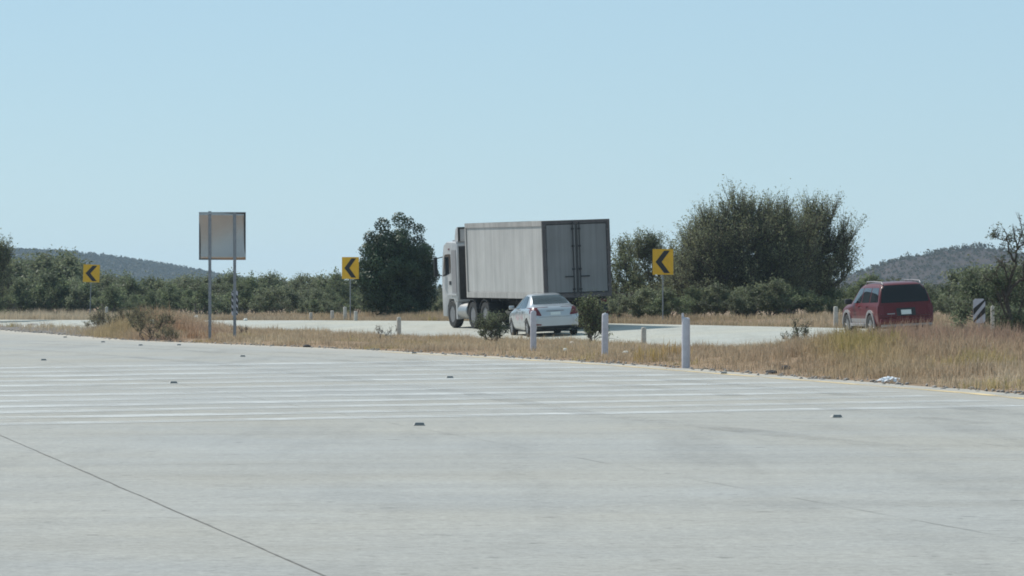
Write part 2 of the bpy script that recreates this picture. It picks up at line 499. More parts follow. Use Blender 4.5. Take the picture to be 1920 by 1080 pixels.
for i, ((p, kind), lab) in enumerate(zip(mk_px, mk_label)):
    o = mk if i == 0 else copy_tree(mk)
    X, Y = lot(*p)
    o.location = (X, Y, .004); o.rotation_euler = (0, 0, R(11) + random.uniform(-.15, .15))
    tag(o, lab, 'road marker', 'raised pavement markers on the lot')

# ------------------------------------------------------------------ posts and signs
def gz(x, y): return float(ground_h(x, y))
def make_post(name, h, r, mat):
    b = MB()
    prof = [(r, -.3), (r, .05), (r * .99, h * .5), (r * .98, h - r * .9), (r * .92, h - r * .55), (r * .70, h - r * .2), (r * .38, h - .02), (r * .08, h)]
    b.lathe(prof, 20)
    return b.build(name, mat, None, True, 50)
p0 = make_post('indicator_post', 1.0, .077, M['post_white'])
spots = [(1000, 662, 'round-topped white post standing in front of the silver car'),
         (1134, 671, 'round-topped white post beside the bush behind the silver car')]
for i, (px, py, lab) in enumerate(spots):
    o = p0 if i == 0 else copy_tree(p0)
    X, Y = lot(px, py); o.location = (X, Y, gz(X, Y) - .0)
    o.rotation_euler = (0, 0, random.uniform(0, 6))
    o.rotation_euler = (R(random.uniform(-1.2, 1.2)), R(random.uniform(-1.5, 1.5)), 1.0 + i)
    tag(o, lab, 'post', 'white indicator posts along the verge')
X, Y = lot(1286, 690)
pb = empty('indicator_post', (X, Y, gz(X, Y)), (0, 0, 0), 'broken-topped white post, nearest the tall dry grass', 'post', 'white indicator posts along the verge')
b = MB(); b.lathe([(.084, -.3), (.084, .5), (.083, .92), (.080, .99), (.060, 1.005), (.02, 1.01)], 20); b.build('post_body', M['post_white'], pb, True, 50)
b = MB(); b.prism([(-.085, .93), (-.085, 1.09), (-.05, 1.105), (-.028, 1.0), (.0, .97), (.0, .93)], 'y', -.03, .03); b.build('broken_flange', M['post_white'], pb)

# posts along the road
pf = make_post('roadside_post', 1.0, .075, M['post_dirty'])
def place_post(px, ytop, ybase, d, lab, mat=None, first=[True], wd=1.0):
    if first[0]: o = pf; first[0] = False
    else: o = copy_tree(pf)
    X = (px - CX) / F * d
    z = EYE - (ytop - CY) / F * d
    base = gz(X, d)
    hh = max(.35, z - base)
    o.location = (X, d, base); o.scale = (wd, wd, hh)
    tag(o, lab, 'post', 'small posts along the curving road')
place_post(200, 575, 590, 208, 'short grey post among the scrub beyond the weedy mound')
place_post(583, 586, 600, 184, 'short pale stump of a post left of the bigger roadside posts')
place_post(623, 582, 602, 181, 'weathered pale post left of the chevron sign post by the dark tree')
place_post(647, 575, 602, 176.5, 'tallest pale post just under the chevron sign by the dark tree')
place_post(667, 583, 602, 174.5, 'pale post between the chevron sign and the dark round tree')
place_post(1567, 574, 612, 141, 'pale post at the road edge just ahead of the red car')
place_post(1861, 572, 610, 98, 'pale slender post just beyond the striped object marker', wd=.6)
place_post(1207, 613, 640, 124, 'short brown stake on the near edge of the road')
place_post(748, 594, 622, 146, 'thin weathered stake on the near road edge by the dark tree')
place_post(285, 599, 620, 138, 'white-capped stub of a post on the weedy mound')

def sign_post_mesh(b, x, z0, z1, w=.045):
    # U-channel post
    b.box(x - w, x + w, -.004, .004, z0, z1); b.box(x - w, x - w + .008, .004, .045, z0, z1); b.box(x + w - .008, x + w, .004, .045, z0, z1)

# blank back of the sign
X0, Y0 = lot(417, 640)
sgn = empty('road_sign', (X0, Y0, 0), (0, 0, R(4)), 'bare metal back of a square road sign on two posts', 'road sign')
s_ = F / Y0
zt, zb = EYE + (540 - 398) / s_, EYE + (540 - 487) / s_
hw = 43.5 / s_
n = 14; V = []; Q = []
for j in range(n + 1):
    for i in range(n + 1):
        u, v = i / n, j / n
        # the thin sheet is slightly dished and twisted, as the mirrored sky and soil in it show
        y = .060 - .045 * ((2 * v - 1) ** 2) + .034 * (2 * u - 1) * (2 * v - 1) + .010 * (2 * u - 1)
        V.append((-hw + 2 * hw * u, y, zb + (zt - zb) * v))
for j in range(n):
    for i in range(n):
        a = j * (n + 1) + i; Q.append((a, a + 1, a + n + 2, a + n + 1))
me = mesh_np('sign_panel', V, Q, smooth_=True)
po = link('sign_panel', me, M['sheet'], sgn)
md = po.modifiers.new('t', 'SOLIDIFY'); md.thickness = .004; md.offset = 0
b = MB()
for (za, zb_) in ((zt - .012, zt + .006), (zb - .006, zb + .012)): b.box(-hw - .008, hw + .008, .015, .085, za, zb_)
for xx in (-hw, hw): b.box(xx - .005, xx + .005, .015, .085, zb + .013, zt - .013)
b.build('sign_rim', M['galv'], sgn)
for px, top in ((393.5, 396), (440, 398)):
    x = (px - 417) / s_
    b = MB(); sign_post_mesh(b, x, -.3, EYE + (540 - top) / s_)
    b.build('sign_post', M['galv'], sgn)
for px in (393.5, 440):
    x = (px - 417) / s_
    for z in (zb + .2, zt - .2):
        b = MB(); b.lathe([(.018, -.012), (.018, 0), (.0, .001)], 8, 'z'); o = b.build('bolt', M['galv'], sgn)
        o.location = (x, -.006, z); o.rotation_euler = (R(90), 0, 0)

def chevron(px, ytop, ybot, wpx, d, rz, lab, lean=0):
    s = F / d
    X = (px - CX) / s
    zt, zb = EYE + (540 - ytop) / s, EYE + (540 - ybot) / s
    hw = wpx / s / 2; h = zt - zb
    base = gz(X, d)
    r = empty('chevron_sign', (X, d, base), (0, R(lean), rz), lab, 'chevron sign', 'yellow chevron signs along the outer side of the curve')
    z0, z1 = zb - base, zt - base
    b = MB(); b.box(-hw, hw, -.004, .004, z0, z1); pl = b.build('sign_plate', M['sign_yellow'], r)
    w = hw * 2
    f = lambda u, v: (-hw + u * w, z0 + v * h)
    b = MB(); b.prism([f(.56, .94), f(.84, .94), f(.44, .5), f(.84, .06), f(.56, .06), f(.14, .5)], 'y', -.010, -.0055)
    b.build('chevron_arrow', M['sign_black'], r)
    b = MB(); sign_post_mesh(b, 0, -.3, z1 - .05, .020); o = b.build('sign_post', M['galv'], r); o.location = (0, .012, 0)
    for z in (z0 + .12 * h, z1 - .12 * h):
        b = MB(); b.lathe([(.014, 0), (.014, .008), (.003, .010)], 8); bo = b.build('bolt', M['galv'], r); bo.location = (0, -.0105, z); bo.rotation_euler = (R(90), 0, 0)
    return r
chevron(1243, 467, 515, 39, 154, R(6), 'largest yellow chevron sign, in front of the big feathery mesquite')
chevron(657, 482, 523, 32, 178, R(10), 'yellow chevron sign beside the round dark tree')
chevron(168.5, 496, 529, 31, 212, R(12), 'small yellow chevron sign against the thicket below the far hill', 2)

def object_marker(px, ytop, ybot, wpx, d, lab, nstripe, flip=1):
    s = F / d; X = (px - CX) / s; base = gz(X, d)
    zt, zb = EYE + (540 - ytop) / s - base, EYE + (540 - ybot) / s - base
    hw = wpx / s / 2
    r = empty('object_marker', (X, d, base), (0, 0, R(5)), lab, 'object marker', 'striped object markers by the road')
    b = MB(); c = hw * .35
    b.prism([(-hw, zb + c), (-hw + c, zb), (hw - c, zb), (hw, zb + c), (hw, zt - c), (hw - c, zt), (-hw + c, zt), (-hw, zt - c)], 'y', -.004, .004)
    b.build('marker_panel', M['post_white'], r)
    H_ = zt - zb; st = H_ / nstripe; sl = hw * 2.4 * flip
    for k in range(nstripe):
        z = zb + (k + .22) * st
        lo, hi = z, z + st * .58
        pts = [(-hw * .97, lo - sl * .5), (hw * .97, lo + sl * .5), (hw * .97, hi + sl * .5), (-hw * .97, hi - sl * .5)]
        pts = [(x, min(max(zz, zb + .004), zt - .004)) for x, zz in pts]
        if abs(pts[0][1] - pts[3][1]) < .004 and abs(pts[1][1] - pts[2][1]) < .004: continue
        b = MB(); b.prism(pts, 'y', -.009, -.0055); b.build('black_stripe', M['sign_black'], r)
    b = MB(); sign_post_mesh(b, 0, -.3, zt - .03, .025); o = b.build('marker_post', M['galv'], r); o.location = (0, .012, 0)
object_marker(1836, 560, 606, 23, 97, 'white marker panel with bold black diagonal bands in the tall dry grass', 2)
object_marker(440, 545, 592, 12, 196, 'narrow black and white striped marker seen behind the sign post', 4, -1)

# ------------------------------------------------------------------ litter and debris
def blob(name, mat, loc, size, lab, cat, group=None, seed=0, n=3, rough=.35, freq=3):
    bm = bmesh.new(); bmesh.ops.create_icosphere(bm, subdivisions=n, radius=1)
    rr = random.Random(seed)
    ks = [(Vector((rr.uniform(-1, 1), rr.uniform(-1, 1), rr.uniform(-1, 1))) * freq, rr.uniform(0, 6)) for _ in range(7)]
    for v in bm.verts:
        d = 1 + rough * sum((abs(math.sin(k.dot(v.co) + p)) - .6 if freq > 3 else math.sin(k.dot(v.co) + p)) for k, p in ks) / 5
        v.co = Vector((v.co.x * size[0] * d, v.co.y * size[1] * d, max(-.25, v.co.z) * size[2] * d))
    me = bpy.data.meshes.new(name); bm.to_mesh(me); bm.free()
    o = link(name, me, mat); o.location = loc
    return tag(o, lab, cat, group)
X, Y = lot(1667, 717)
blob('plastic_bag', M['bag'], (X, Y, .03), (.17, .13, .060), 'crumpled white plastic bag lying at the edge of the lot', 'plastic bag', seed=4, n=4, rough=.8, freq=7)
def piece(px, py, size, lab, name, mat, cat, seed, dz=0, group=None):
    X, Y = lot(px, py); blob(name, mat, (X, Y, gz(X, Y) + size[2] * .3 + dz), size, lab, cat, group, seed)
piece(745, 641, (.24, .15, .045), 'dark strip of tyre rubber lying in the dry verge', 'tyre_scrap', M['debris'], 'tyre scrap', 1, .12)
piece(575, 651, (.12, .12, .05), 'small dark scrap at the lot edge between sign and truck', 'tyre_scrap', M['debris'], 'tyre scrap', 2)
piece(1472, 697, (.13, .12, .08), 'dark lump of rubble at the lot edge below the small bush', 'rubble_lump', M['debris'], 'rubble', 3)
piece(1446, 700, (.12, .1, .04), 'flat dark scrap beside the lump at the lot edge', 'tyre_scrap', M['debris'], 'tyre scrap', 5)
piece(1072, 657, (.05, .04, .04), 'scrap of pale litter in the grass between two white posts', 'litter_scrap', M['paper'], 'litter', 6, .16)
piece(1060, 668, (.04, .04, .05), 'small pale scrap low in the grass near the lot edge', 'litter_scrap', M['paper'], 'litter', 7, .1)
piece(1173, 673, (.06, .04, .04), 'pale scrap of litter beside the tuft of yellow grass', 'litter_scrap', M['paper'], 'litter', 8, .1)
# white sheeting scraps standing at the far road edge
for px, py, hpx, d, lab in ((367, 597, 12, 186, 'bright white marker stub at the far end of the road'), (460, 600, 6, 184, 'tiny white stub behind the sign posts at the road edge')):
    X = (px - CX) / F * d; s = F / d; base = gz(X, d)
    b = MB(); b.prism([(-.07, 0), (.05, 0), (.09, hpx / s * .5), (.06, hpx / s), (-.05, hpx / s * 1.02), (-.09, hpx / s * .6)], 'y', -.02, .02)
    o = b.build('white_stub', M['white_bright']); o.location = (X, d, EYE - (py + hpx / 2 - CY) / s); o.rotation_euler = (R(15), 0, R(30))
    tag(o, lab, 'marker stub')
# rubble at the bend
rubs = [(20, 612), (48, 610), (75, 614), (103, 611), (118, 616), (140, 616), (150, 620), (12, 606), (90, 607), (128, 608)]
for i, (px, py) in enumerate(rubs):
    X, Y = lot(px, py); X += 1.0; sz = random.uniform(.12, .3)
    blob('rubble_stone', M['rock'], (X, Y + 2, gz(X, Y + 2) + .02), (sz * 1.6, sz, sz * .5), 'grey stone in the rubble strip at the bend of the lot', 'stone', 'stones of the rubble strip', 20 + i, 2)

# ------------------------------------------------------------------ vehicles
def wheel(parent, x, y, r, w, mat_rim, side, spokes=5, name='wheel', deep=.0):
    """wheel at (x, y) with its outer face towards side (-1 left, 1 right)"""
    root = bpy.data.objects.new(name, None); COL.objects.link(root); root.parent = parent
    root.location = (x, y, r)
    b = MB(); h = w / 2
    b.lathe([(r * .60, -h), (r * .66, -h), (r * .93, -h * .98), (r * .985, -h * .75), (r, -h * .35), (r, h * .35), (r * .985, h * .75), (r * .93, h * .98), (r * .66, h), (r * .60, h)], 32, 'x', cap=False)
    b.build('tyre', M['tyre'], root, True, 40)
    b = MB()
    f = side
    b.lathe([(r * .61, f * h * .9), (r * .57, f * h * .88), (r * .55, f * (h * .45 - deep)), (r * .2, f * (h * .5 - deep)), (r * .17, f * (h * .75 - deep * .5)), (r * .02, f * (h * .78 - deep * .5))], 28, 'x')
    if spokes:
        for k in range(spokes):
            a = 2 * math.pi * k / spokes + .3
            p = [(f * h * .72, .17 * r * math.cos(a), .17 * r * math.sin(a)), (f * h * .80, .56 * r * math.cos(a), .56 * r * math.sin(a))]
            b.tube(p, [r * .075, r * .06], 6)
    b.build('rim', mat_rim, root, True, 30)
    return root

def car_body(name, stations, L, Wd, Ht, zmin, wells, mat, parent):
    rings = []
    bm = bmesh.new()
    for (y, zl, hw, zb, zt, ht) in stations:
        w5 = ht + (hw * .97 - ht) * .45
        half = [(0, zl), (hw * .55, zl), (hw * .86, zl), (hw * .985, zl + .09), (hw, (zl + zb) / 2 + .04), (hw * .985, zb - .05), (hw * .955, zb), (w5, zb + (zt - zb) * .5), (ht, zt - (zt - zb) * .12), (ht * .80, zt), (ht * .4, zt + .006), (0, zt + .008)]
        ring = half + [(-x, z) for x, z in half[-2:0:-1]]
        rings.append([bm.verts.new((x, y, z)) for x, z in ring])
    n = len(rings[0])
    for a, b in zip(rings, rings[1:]):
        for k in range(n): bm.faces.new((a[k], a[(k + 1) % n], b[(k + 1) % n], b[k]))
    m_ = n // 2
    for ring, fl in ((rings[0], False), (rings[-1], True)):     # cap with quads across
        for k in range(m_):
            a, b2, c, d = ring[k], ring[k + 1], ring[(n - k - 1) % n], ring[(n - k) % n]
            vs = []
            for v in (a, b2, c, d):
                if v not in vs: vs.append(v)
            if len(vs) >= 3:
                try: bm.faces.new(vs if not fl else vs[::-1])
                except ValueError: pass
    bmesh.ops.recalc_face_normals(bm, faces=bm.faces[:])
    me = bpy.data.meshes.new(name); bm.to_mesh(me); bm.free()
    o = link(name, me, mat)
    md = o.modifiers.new('s', 'SUBSURF'); md.levels = 2; md.render_levels = 2
    me2 = evaluated(o); o.modifiers.clear(); o.data = me2
    co = np.zeros(len(me2.vertices) * 3, np.float32); me2.vertices.foreach_get('co', co); co = co.reshape(-1, 3)
    lo, hi = co.min(0), co.max(0)
    co[:, 0] *= (Wd / 2) / hi[0]
    co[:, 1] = (co[:, 1] - lo[1]) / (hi[1] - lo[1]) * L
    co[:, 2] = zmin + (co[:, 2] - lo[2]) / (hi[2] - lo[2]) * (Ht - zmin)
    me2.vertices.foreach_set('co', co.ravel()); me2.update()
    bmx = bmesh.new(); bmx.from_mesh(me2); bvh = BVHTree.FromBMesh(bmx); bmx.free()
    for (y, r, zc) in wells:
        b = MB(); b.lathe([(r, -2), (r, 2)], 36, 'x', (0, y, zc)); cut = b.build('well_cutter', mat)
        md = o.modifiers.new('b', 'BOOLEAN'); md.object = cut; md.operation = 'DIFFERENCE'; md.solver = 'EXACT'
        bpy.context.view_layer.update()
        me3 = evaluated(o); o.modifiers.clear(); o.data = me3
        bpy.data.objects.remove(cut)
    o.data.polygons.foreach_set('use_smooth', [True] * len(o.data.polygons))
    try: o.data.set_sharp_from_angle(angle=R(42))
    except Exception: pass
    o.data.materials.clear(); o.data.materials.append(mat)
    o.parent = parent
    return o, bvh

def patch(name, bvh, corners, axis, sgn, mat, parent, nu=8, nv=6, off=.006, th=.010, rnd=0.0):
    """panel that follows the body: four corners (two coordinates), cast along axis from the side sgn"""
    c = [Vector(p) for p in corners]          # order: bl, br, tr, tl
    P = []; N = []
    for j in range(nv + 1):
        for i in range(nu + 1):
            u, v = i / nu, j / nv
            if rnd:
                uu, vv = 2 * u - 1, 2 * v - 1
                u = .5 + .5 * uu * (1 - rnd * vv * vv * vv * vv); v = .5 + .5 * vv * (1 - rnd * uu ** 4)
            p = (c[0] * (1 - u) + c[1] * u) * (1 - v) + (c[3] * (1 - u) + c[2] * u) * v
            if axis == 'x': o, d = Vector((3 * sgn, p.x, p.y)), Vector((-sgn, 0, 0))
            elif axis == 'y': o, d = Vector((p.x, -3 if sgn < 0 else 9, p.y)), Vector((0, -sgn, 0))
            else: o, d = Vector((p.x, p.y, 5)), Vector((0, 0, -1))
            h = bvh.ray_cast(o, d)
            if h[0] is None:
                h = bvh.find_nearest(o + d * 2.2)
            nn = h[1].normalized()
            if nn.dot(d) > 0: nn = -nn
            P.append(h[0]); N.append(nn)
    m = len(P)
    V = [p + q * off for p, q in zip(P, N)] + [p + q * (off - th) for p, q in zip(P, N)]
    Q = []
    w = nu + 1
    for j in range(nv):
        for i in range(nu):
            a = j * w + i
            Q.append((a, a + 1, a + w + 1, a + w)); Q.append((m + a, m + a + w, m + a + w + 1, m + a + 1))
    border = [i for i in range(w)] + [j * w + nu for j in range(1, nv + 1)] + [nv * w + i for i in range(nu - 1, -1, -1)] + [j * w for j in range(nv - 1, 0, -1)]
    for a, b in zip(border, border[1:] + border[:1]): Q.append((b, a, m + a, m + b))
    me = bpy.data.meshes.new(name); me.from_pydata([tuple(v) for v in V], [], Q); me.update()
    bm = bmesh.new(); bm.from_mesh(me); bmesh.ops.recalc_face_normals(bm, faces=bm.faces[:]); bm.to_mesh(me); bm.free()
    me.polygons.foreach_set('use_smooth', [True] * len(me.polygons))
    try: me.set_sharp_from_angle(angle=R(40))
    except Exception: pass
    return link(name, me, mat, parent)

def arc_band(name, x, y, zc, r0, r1, th, mat, parent, a0=-8, a1=188, n=22):
    b = MB(); A = []
    for k in range(n + 1):
        a = R(a0 + (a1 - a0) * k / n)
        A.append([b.bm.verts.new((xx, y + rr * math.cos(a), zc + rr * math.sin(a))) for xx, rr in ((x - th, r0), (x + th, r0), (x + th, r1), (x - th, r1))])
    for p, q in zip(A, A[1:]):
        for k in range(4): b.bm.faces.new((p[k], p[(k + 1) % 4], q[(k + 1) % 4], q[k]))
    b.bm.faces.new(A[0][::-1]); b.bm.faces.new(A[-1])
    return b.build(name, mat, parent, True, 40)

# ---- silver saloon car
def vehicle(name, px, d, head, lab, cat, z_fix=0):
    X = (px - CX) / F * d
    z = float(road_h(X, d)) + z_fix
    return empty(name, (X, d, z), (0, -math.atan(BANK), R(head)), lab, cat)

sed = vehicle('saloon_car', 1044, 143, 11.5, 'silver four-door saloon car driving behind the white posts', 'car')
st = [(-.02, .34, .60, .62, .70, .46), (.03, .28, .76, .70, .86, .62), (.12, .26, .83, .84, .985, .70), (.30, .24, .85, .92, 1.045, .72), (.58, .23, .855, .96, 1.075, .70), (.72, .22, .857, .965, 1.12, .66), (1.00, .21, .86, .965, 1.30, .60), (1.34, .2, .86, .96, 1.445, .565), (1.85, .2, .86, .95, 1.485, .575), (2.35, .2, .86, .94, 1.455, .57), (2.85, .2, .86, .93, 1.23, .61), (3.20, .2, .858, .91, 1.00, .68), (3.55, .21, .85, .85, .94, .66), (4.0, .23, .82, .74, .84, .60), (4.22, .28, .70, .62, .68, .48), (4.31, .36, .5, .54, .56, .34)]
RW = .305
body, bv = car_body('body', st, 4.30, 1.70, 1.45, .20, ((.80, .35, .30), (3.40, .35, .30)), M['silver'], sed)
for sd in (-1, 1):
    patch('side_window', bv, [(1.98, .95), (2.95, .95), (2.42, 1.345), (1.98, 1.375)], 'x', sd, M['glass'], sed, rnd=.02)
    patch('side_window', bv, [(.98, .965), (1.90, .95), (1.90, 1.375), (1.42, 1.34)], 'x', sd, M['glass'], sed, rnd=.06)
    for yd in ((.985, 1.93), (1.945, 3.0)):
        pass
    for yy_ in (1.93, 2.98, 1.10):
        patch('door_seam', bv, [(yy_ - .004, .34), (yy_ + .004, .34), (yy_ + .004, .93), (yy_ - .004, .93)], 'x', sd, M['plastic'], body, 1, 8, .002, .003)
    for yy_ in (1.42, 2.42):
        patch('door_handle', bv, [(yy_ - .10, .83), (yy_ + .10, .83), (yy_ + .10, .865), (yy_ - .10, .865)], 'x', sd, M['silver'], sed, 4, 2, .03, .035)
    patch('side_moulding', bv, [(1.2, .50), (2.95, .50), (2.95, .545), (1.2, .545)], 'x', sd, M['silver'], sed, 10, 2, .012, .018)
    wheel(sed, sd * .755, .80, RW, .19, M['rim'], sd, 5); wheel(sed, sd * .755, 3.40, RW, .19, M['rim'], sd, 5)
    # tail lamp: slanted, wrapping the corner
    patch('tail_lamp', bv, [(sd * .80, .74), (sd * .47, .70), (sd * .60, .97), (sd * .815, .985)] if sd > 0 else [(-.815, .74), (-.47, .70), (-.60, .97), (-.82, .985)], 'y', -1, M['lamp_red'], sed, 8, 6, .012, .02, .05)
    patch('tail_lamp', bv, [(.05, .755), (.36, .80), (.30, .975), (.14, .99)], 'x', sd, M['lamp_red'], sed, 6, 5, .012, .02, .05)
    b = MB(); b.box(-.09, .09, -.05, .07, -.06, .07, .03); o = b.build('wing_mirror', M['plastic'] if sd > 0 else M['silver'], sed, True); o.location = (sd * .93, 2.78, .99)
    patch('headlamp', bv, [(3.95, .62), (4.2, .58), (4.15, .70), (3.85, .78)], 'x', sd, M['lamp_clear'], sed, 5, 4, .008, .014)
patch('rear_window', bv, [(-.62, 1.085), (.62, 1.085), (.515, 1.375), (-.515, 1.375)], 'y', -1, M['glass_grey'], sed, 14, 8, .006, .01, .03)
patch('windscreen', bv, [(-.62, 1.03), (.62, 1.03), (.5, 1.37), (-.5, 1.37)], 'y', 1, M['glass'], sed, 12, 8)
patch('boot_lid_seam', bv, [(-.56, .66), (.56, .66), (.56, .668), (-.56, .668)], 'y', -1, M['plastic'], body, 14, 1, .003, .004)
patch('number_plate', bv, [(-.17, .72), (.17, .72), (.17, .82), (-.17, .82)], 'y', -1, M['plate'], sed, 4, 3, .010, .012)
patch('boot_garnish', bv, [(-.30, .845), (.30, .845), (.30, .875), (-.30, .875)], 'y', -1, M['trim_silver'], sed, 8, 2, .014, .02)
patch('bumper_lower', bv, [(-.72, .26), (.72, .26), (.74, .36), (-.74, .36)], 'y', -1, M['plastic'], sed, 14, 3, .008, .014)
patch('reflector', bv, [(-.70, .39), (-.50, .385), (-.50, .43), (-.70, .44)], 'y', -1, M['lamp_red'], sed, 4, 2, .008, .012)
for k, (ya, yb, za, zb_) in enumerate(((1.40, 1.52, .56, .80), (1.56, 1.64, .52, .78), (1.70, 1.84, .60, .76), (2.05, 2.15, .55, .80), (2.20, 2.34, .52, .74), (2.40, 2.52, .58, .79))):
    patch('door_decal', bv, [(ya, za), (yb, za + .03), (yb - .03, zb_), (ya + .03, zb_ - .04)], 'x', -1, M['decal'], sed, 3, 4, .0035, .005, .2)
b = MB(); b.tube([(.45, -.04, .22), (.45, .3, .23)], .03, 10); b.build('exhaust_pipe', M['rim_dull'], sed)
b = MB(); b.box(-.70, .70, .45, 3.9, .17, .30); b.build('underbody', M['plastic'], sed)

# ---- red sport utility vehicle
suv = vehicle('sport_utility_vehicle', 1702, 130, 11.0, 'dark red sport utility vehicle with tinted rear window behind tall dry grass', 'car', -.02)
st = [(-.03, .48, .70, .60, .66, .58), (.02, .40, .845, .66, .78, .74), (.07, .36, .872, .98, 1.06, .80), (.12, .34, .875, 1.02, 1.30, .765), (.24, .33, .875, 1.04, 1.62, .70), (.42, .33, .875, 1.05, 1.71, .675), (1.0, .33, .875, 1.05, 1.735, .675), (1.9, .33, .875, 1.04, 1.735, .675), (2.55, .33, .875, 1.03, 1.69, .665), (2.85, .33, .875, 1.03, 1.53, .68), (3.20, .33, .872, 1.02, 1.20, .73), (3.40, .33, .868, 1.0, 1.08, .74), (4.0, .34, .855, .96, 1.05, .73), (4.38, .37, .82, .88, .97, .68), (4.52, .42, .74, .76, .82, .6), (4.58, .5, .6, .64, .68, .5)]
SW = .365
sbody, sb = car_body('body', st, 4.62, 1.76, 1.70, .33, ((.98, .42, .37), (3.62, .42, .37)), M['red'], suv)
for sd in (-1, 1):
    patch('side_window', suv and sb, [(.22, 1.10), (1.10, 1.09), (1.10, 1.53), (.42, 1.53)], 'x', sd, M['glass'], suv, rnd=.02)
    patch('side_window', sb, [(1.18, 1.09), (2.02, 1.08), (2.02, 1.53), (1.18, 1.53)], 'x', sd, M['glass'], suv)
    patch('side_window', sb, [(2.10, 1.08), (3.02, 1.07), (2.55, 1.51), (2.10, 1.53)], 'x', sd, M['glass'], suv)
    for yy_ in (1.14, 2.06, 3.06):
        patch('door_seam', sb, [(yy_ - .005, .48), (yy_ + .005, .48), (yy_ + .005, 1.05), (yy_ - .005, 1.05)], 'x', sd, M['plastic'], sbody, 1, 8, .002, .003)
    for yy_ in (1.38, 2.28):
        patch('door_handle', sb, [(yy_ - .10, .94), (yy_ + .10, .94), (yy_ + .10, .975), (yy_ - .10, .975)], 'x', sd, M['red'], suv, 4, 2, .03, .035)
    for yy_ in (.98, 3.62):
        arc_band('wheel_arch_flare', sd * .885, yy_, .37, .415, .50, .022, M['trim_silver'], suv)
        wheel(suv, sd * .775, yy_, SW, .24, M['rim'], sd, 5)
    b = MB(); b.box(-.06, .06, 1.50, 3.10, .36, .46, .02); o = b.build('running_board', M['trim_silver'], suv, True); o.location = (sd * .88, 0, 0)
    patch('lower_cladding', sb, [(1.46, .47), (3.14, .47), (3.14, .60), (1.46, .60)], 'x', sd, M['trim_silver'], suv, 10, 3, .010, .016)
    b = MB(); b.tube([(sd * .60, .40, 1.63), (sd * .60, .50, 1.70), (sd * .60, 1.3, 1.725), (sd * .60, 2.1, 1.715), (sd * .60, 2.2, 1.64)], [.02] * 5, 8)
    b.build('roof_rail', M['trim_silver'], suv, True)
    patch('tail_lamp', sb, [(sd * .845, .72), (sd * .70, .72), (sd * .70, .98), (sd * .83, 1.0)], 'y', -1, M['lamp_red'], suv, 4, 6, .012, .02)
    patch('tail_lamp', sb, [(.10, .74), (.24, .76), (.24, .97), (.13, .99)], 'x', sd, M['lamp_red'], suv, 4, 5, .012, .02)
    b = MB(); b.box(-.11, .11, -.06, .08, -.08, .09, .035); o = b.build('wing_mirror', M['plastic'], suv, True); o.location = (sd * 1.0, 2.95, 1.12)
patch('rear_window', sb, [(-.765, 1.07), (.765, 1.07), (.66, 1.60), (-.66, 1.60)], 'y', -1, M['glass_black'], suv, 16, 10, .008, .012, .02)
patch('windscreen', sb, [(-.66, 1.15), (.66, 1.15), (.58, 1.58), (-.58, 1.58)], 'y', 1, M['glass'], suv, 10, 8)
patch('number_plate', sb, [(-.16, .70), (.16, .70), (.16, .84), (-.16, .84)], 'y', -1, M['plate'], suv, 4, 3, .014, .016)
patch('plate_recess', sb, [(-.30, .67), (.30, .67), (.30, .90), (-.30, .90)], 'y', -1, M['plastic'], suv, 8, 4, .004, .006)
b = MB(); b.box(-.84, .84, -.06, .14, .42, .60, .045); b.build('rear_bumper', M['red'], suv, True)
b = MB(); b.box(-.80, .80, -.045, .12, .34, .415, .02); b.build('bumper_step', M['trim_silver'], suv, True)
patch('tailgate_seam', sb, [(-.68, .655), (.68, .655), (.68, .663), (-.68, .663)], 'y', -1, M['plastic'], sbody, 14, 1, .003, .004)
patch('tailgate_badge', sb, [(-.60, .72), (-.36, .72), (-.36, .75), (-.60, .75)], 'y', -1, M['trim_silver'], suv, 4, 2, .006, .008)
b = MB(); b.box(-.62, .62, .5, 4.2, .28, .42); b.build('underbody', M['plastic'], suv)

# ---- white articulated lorry
TZ = float(road_h(2.24, 148.44))
lor = empty('cargo_lorry', (2.35, 148.44, TZ), (R(.25), -R(2.2), R(20.5)), 'white cab lorry pulling a weathered boxy white trailer round the curve', 'lorry')
LB, HW, Z0, Z1 = 7.9, 1.25, 1.13, 3.83
b = MB(); b.box(-HW + .02, HW - .02, .08, LB - .02, Z0 + .22, Z1 - .02); tb = b.build('trailer_box', M['trailer'], lor)
b = MB()
for sd in (-1, 1):
    b.box(sd * HW - .012, sd * HW + .012, .085, LB, Z1 - .17, Z1)
b.box(-HW + .013, HW - .013, LB - .015, LB + .01, Z1 - .17, Z1)
b.build('top_rail', M['trailer_rail'], tb)
b = MB()
for sd in (-1, 1): b.box(sd * HW - .02, sd * HW + .015, .085, LB, Z0, Z0 + .20, .006)
b.box(-HW + .021, HW - .021, .09, LB, Z0 + .02, Z0 + .218)
b.build('bottom_rail', M['trailer_rail'], tb)
b = MB()
for sd in (-1, 1): b.box(sd * HW - .014, sd * HW + .014, LB - .10, LB + .012, Z0 + .202, Z1 - .172)
b.build('front_corner_post', M['trailer_rail'], tb)
b = MB()      # rear door frame
b.box(-HW - .012, -HW + .10, 0, .08, Z0 + .01, Z1 + .004, .006); b.box(HW - .10, HW + .012, 0, .08, Z0 + .01, Z1 + .004, .006)
b.box(-HW + .102, HW - .102, 0, .08, Z1 - .10, Z1 + .004); b.box(-HW + .102, HW - .102, -.01, .08, Z0 + .01, Z0 + .15)
b.build('rear_frame', M['trailer_frame'], tb)
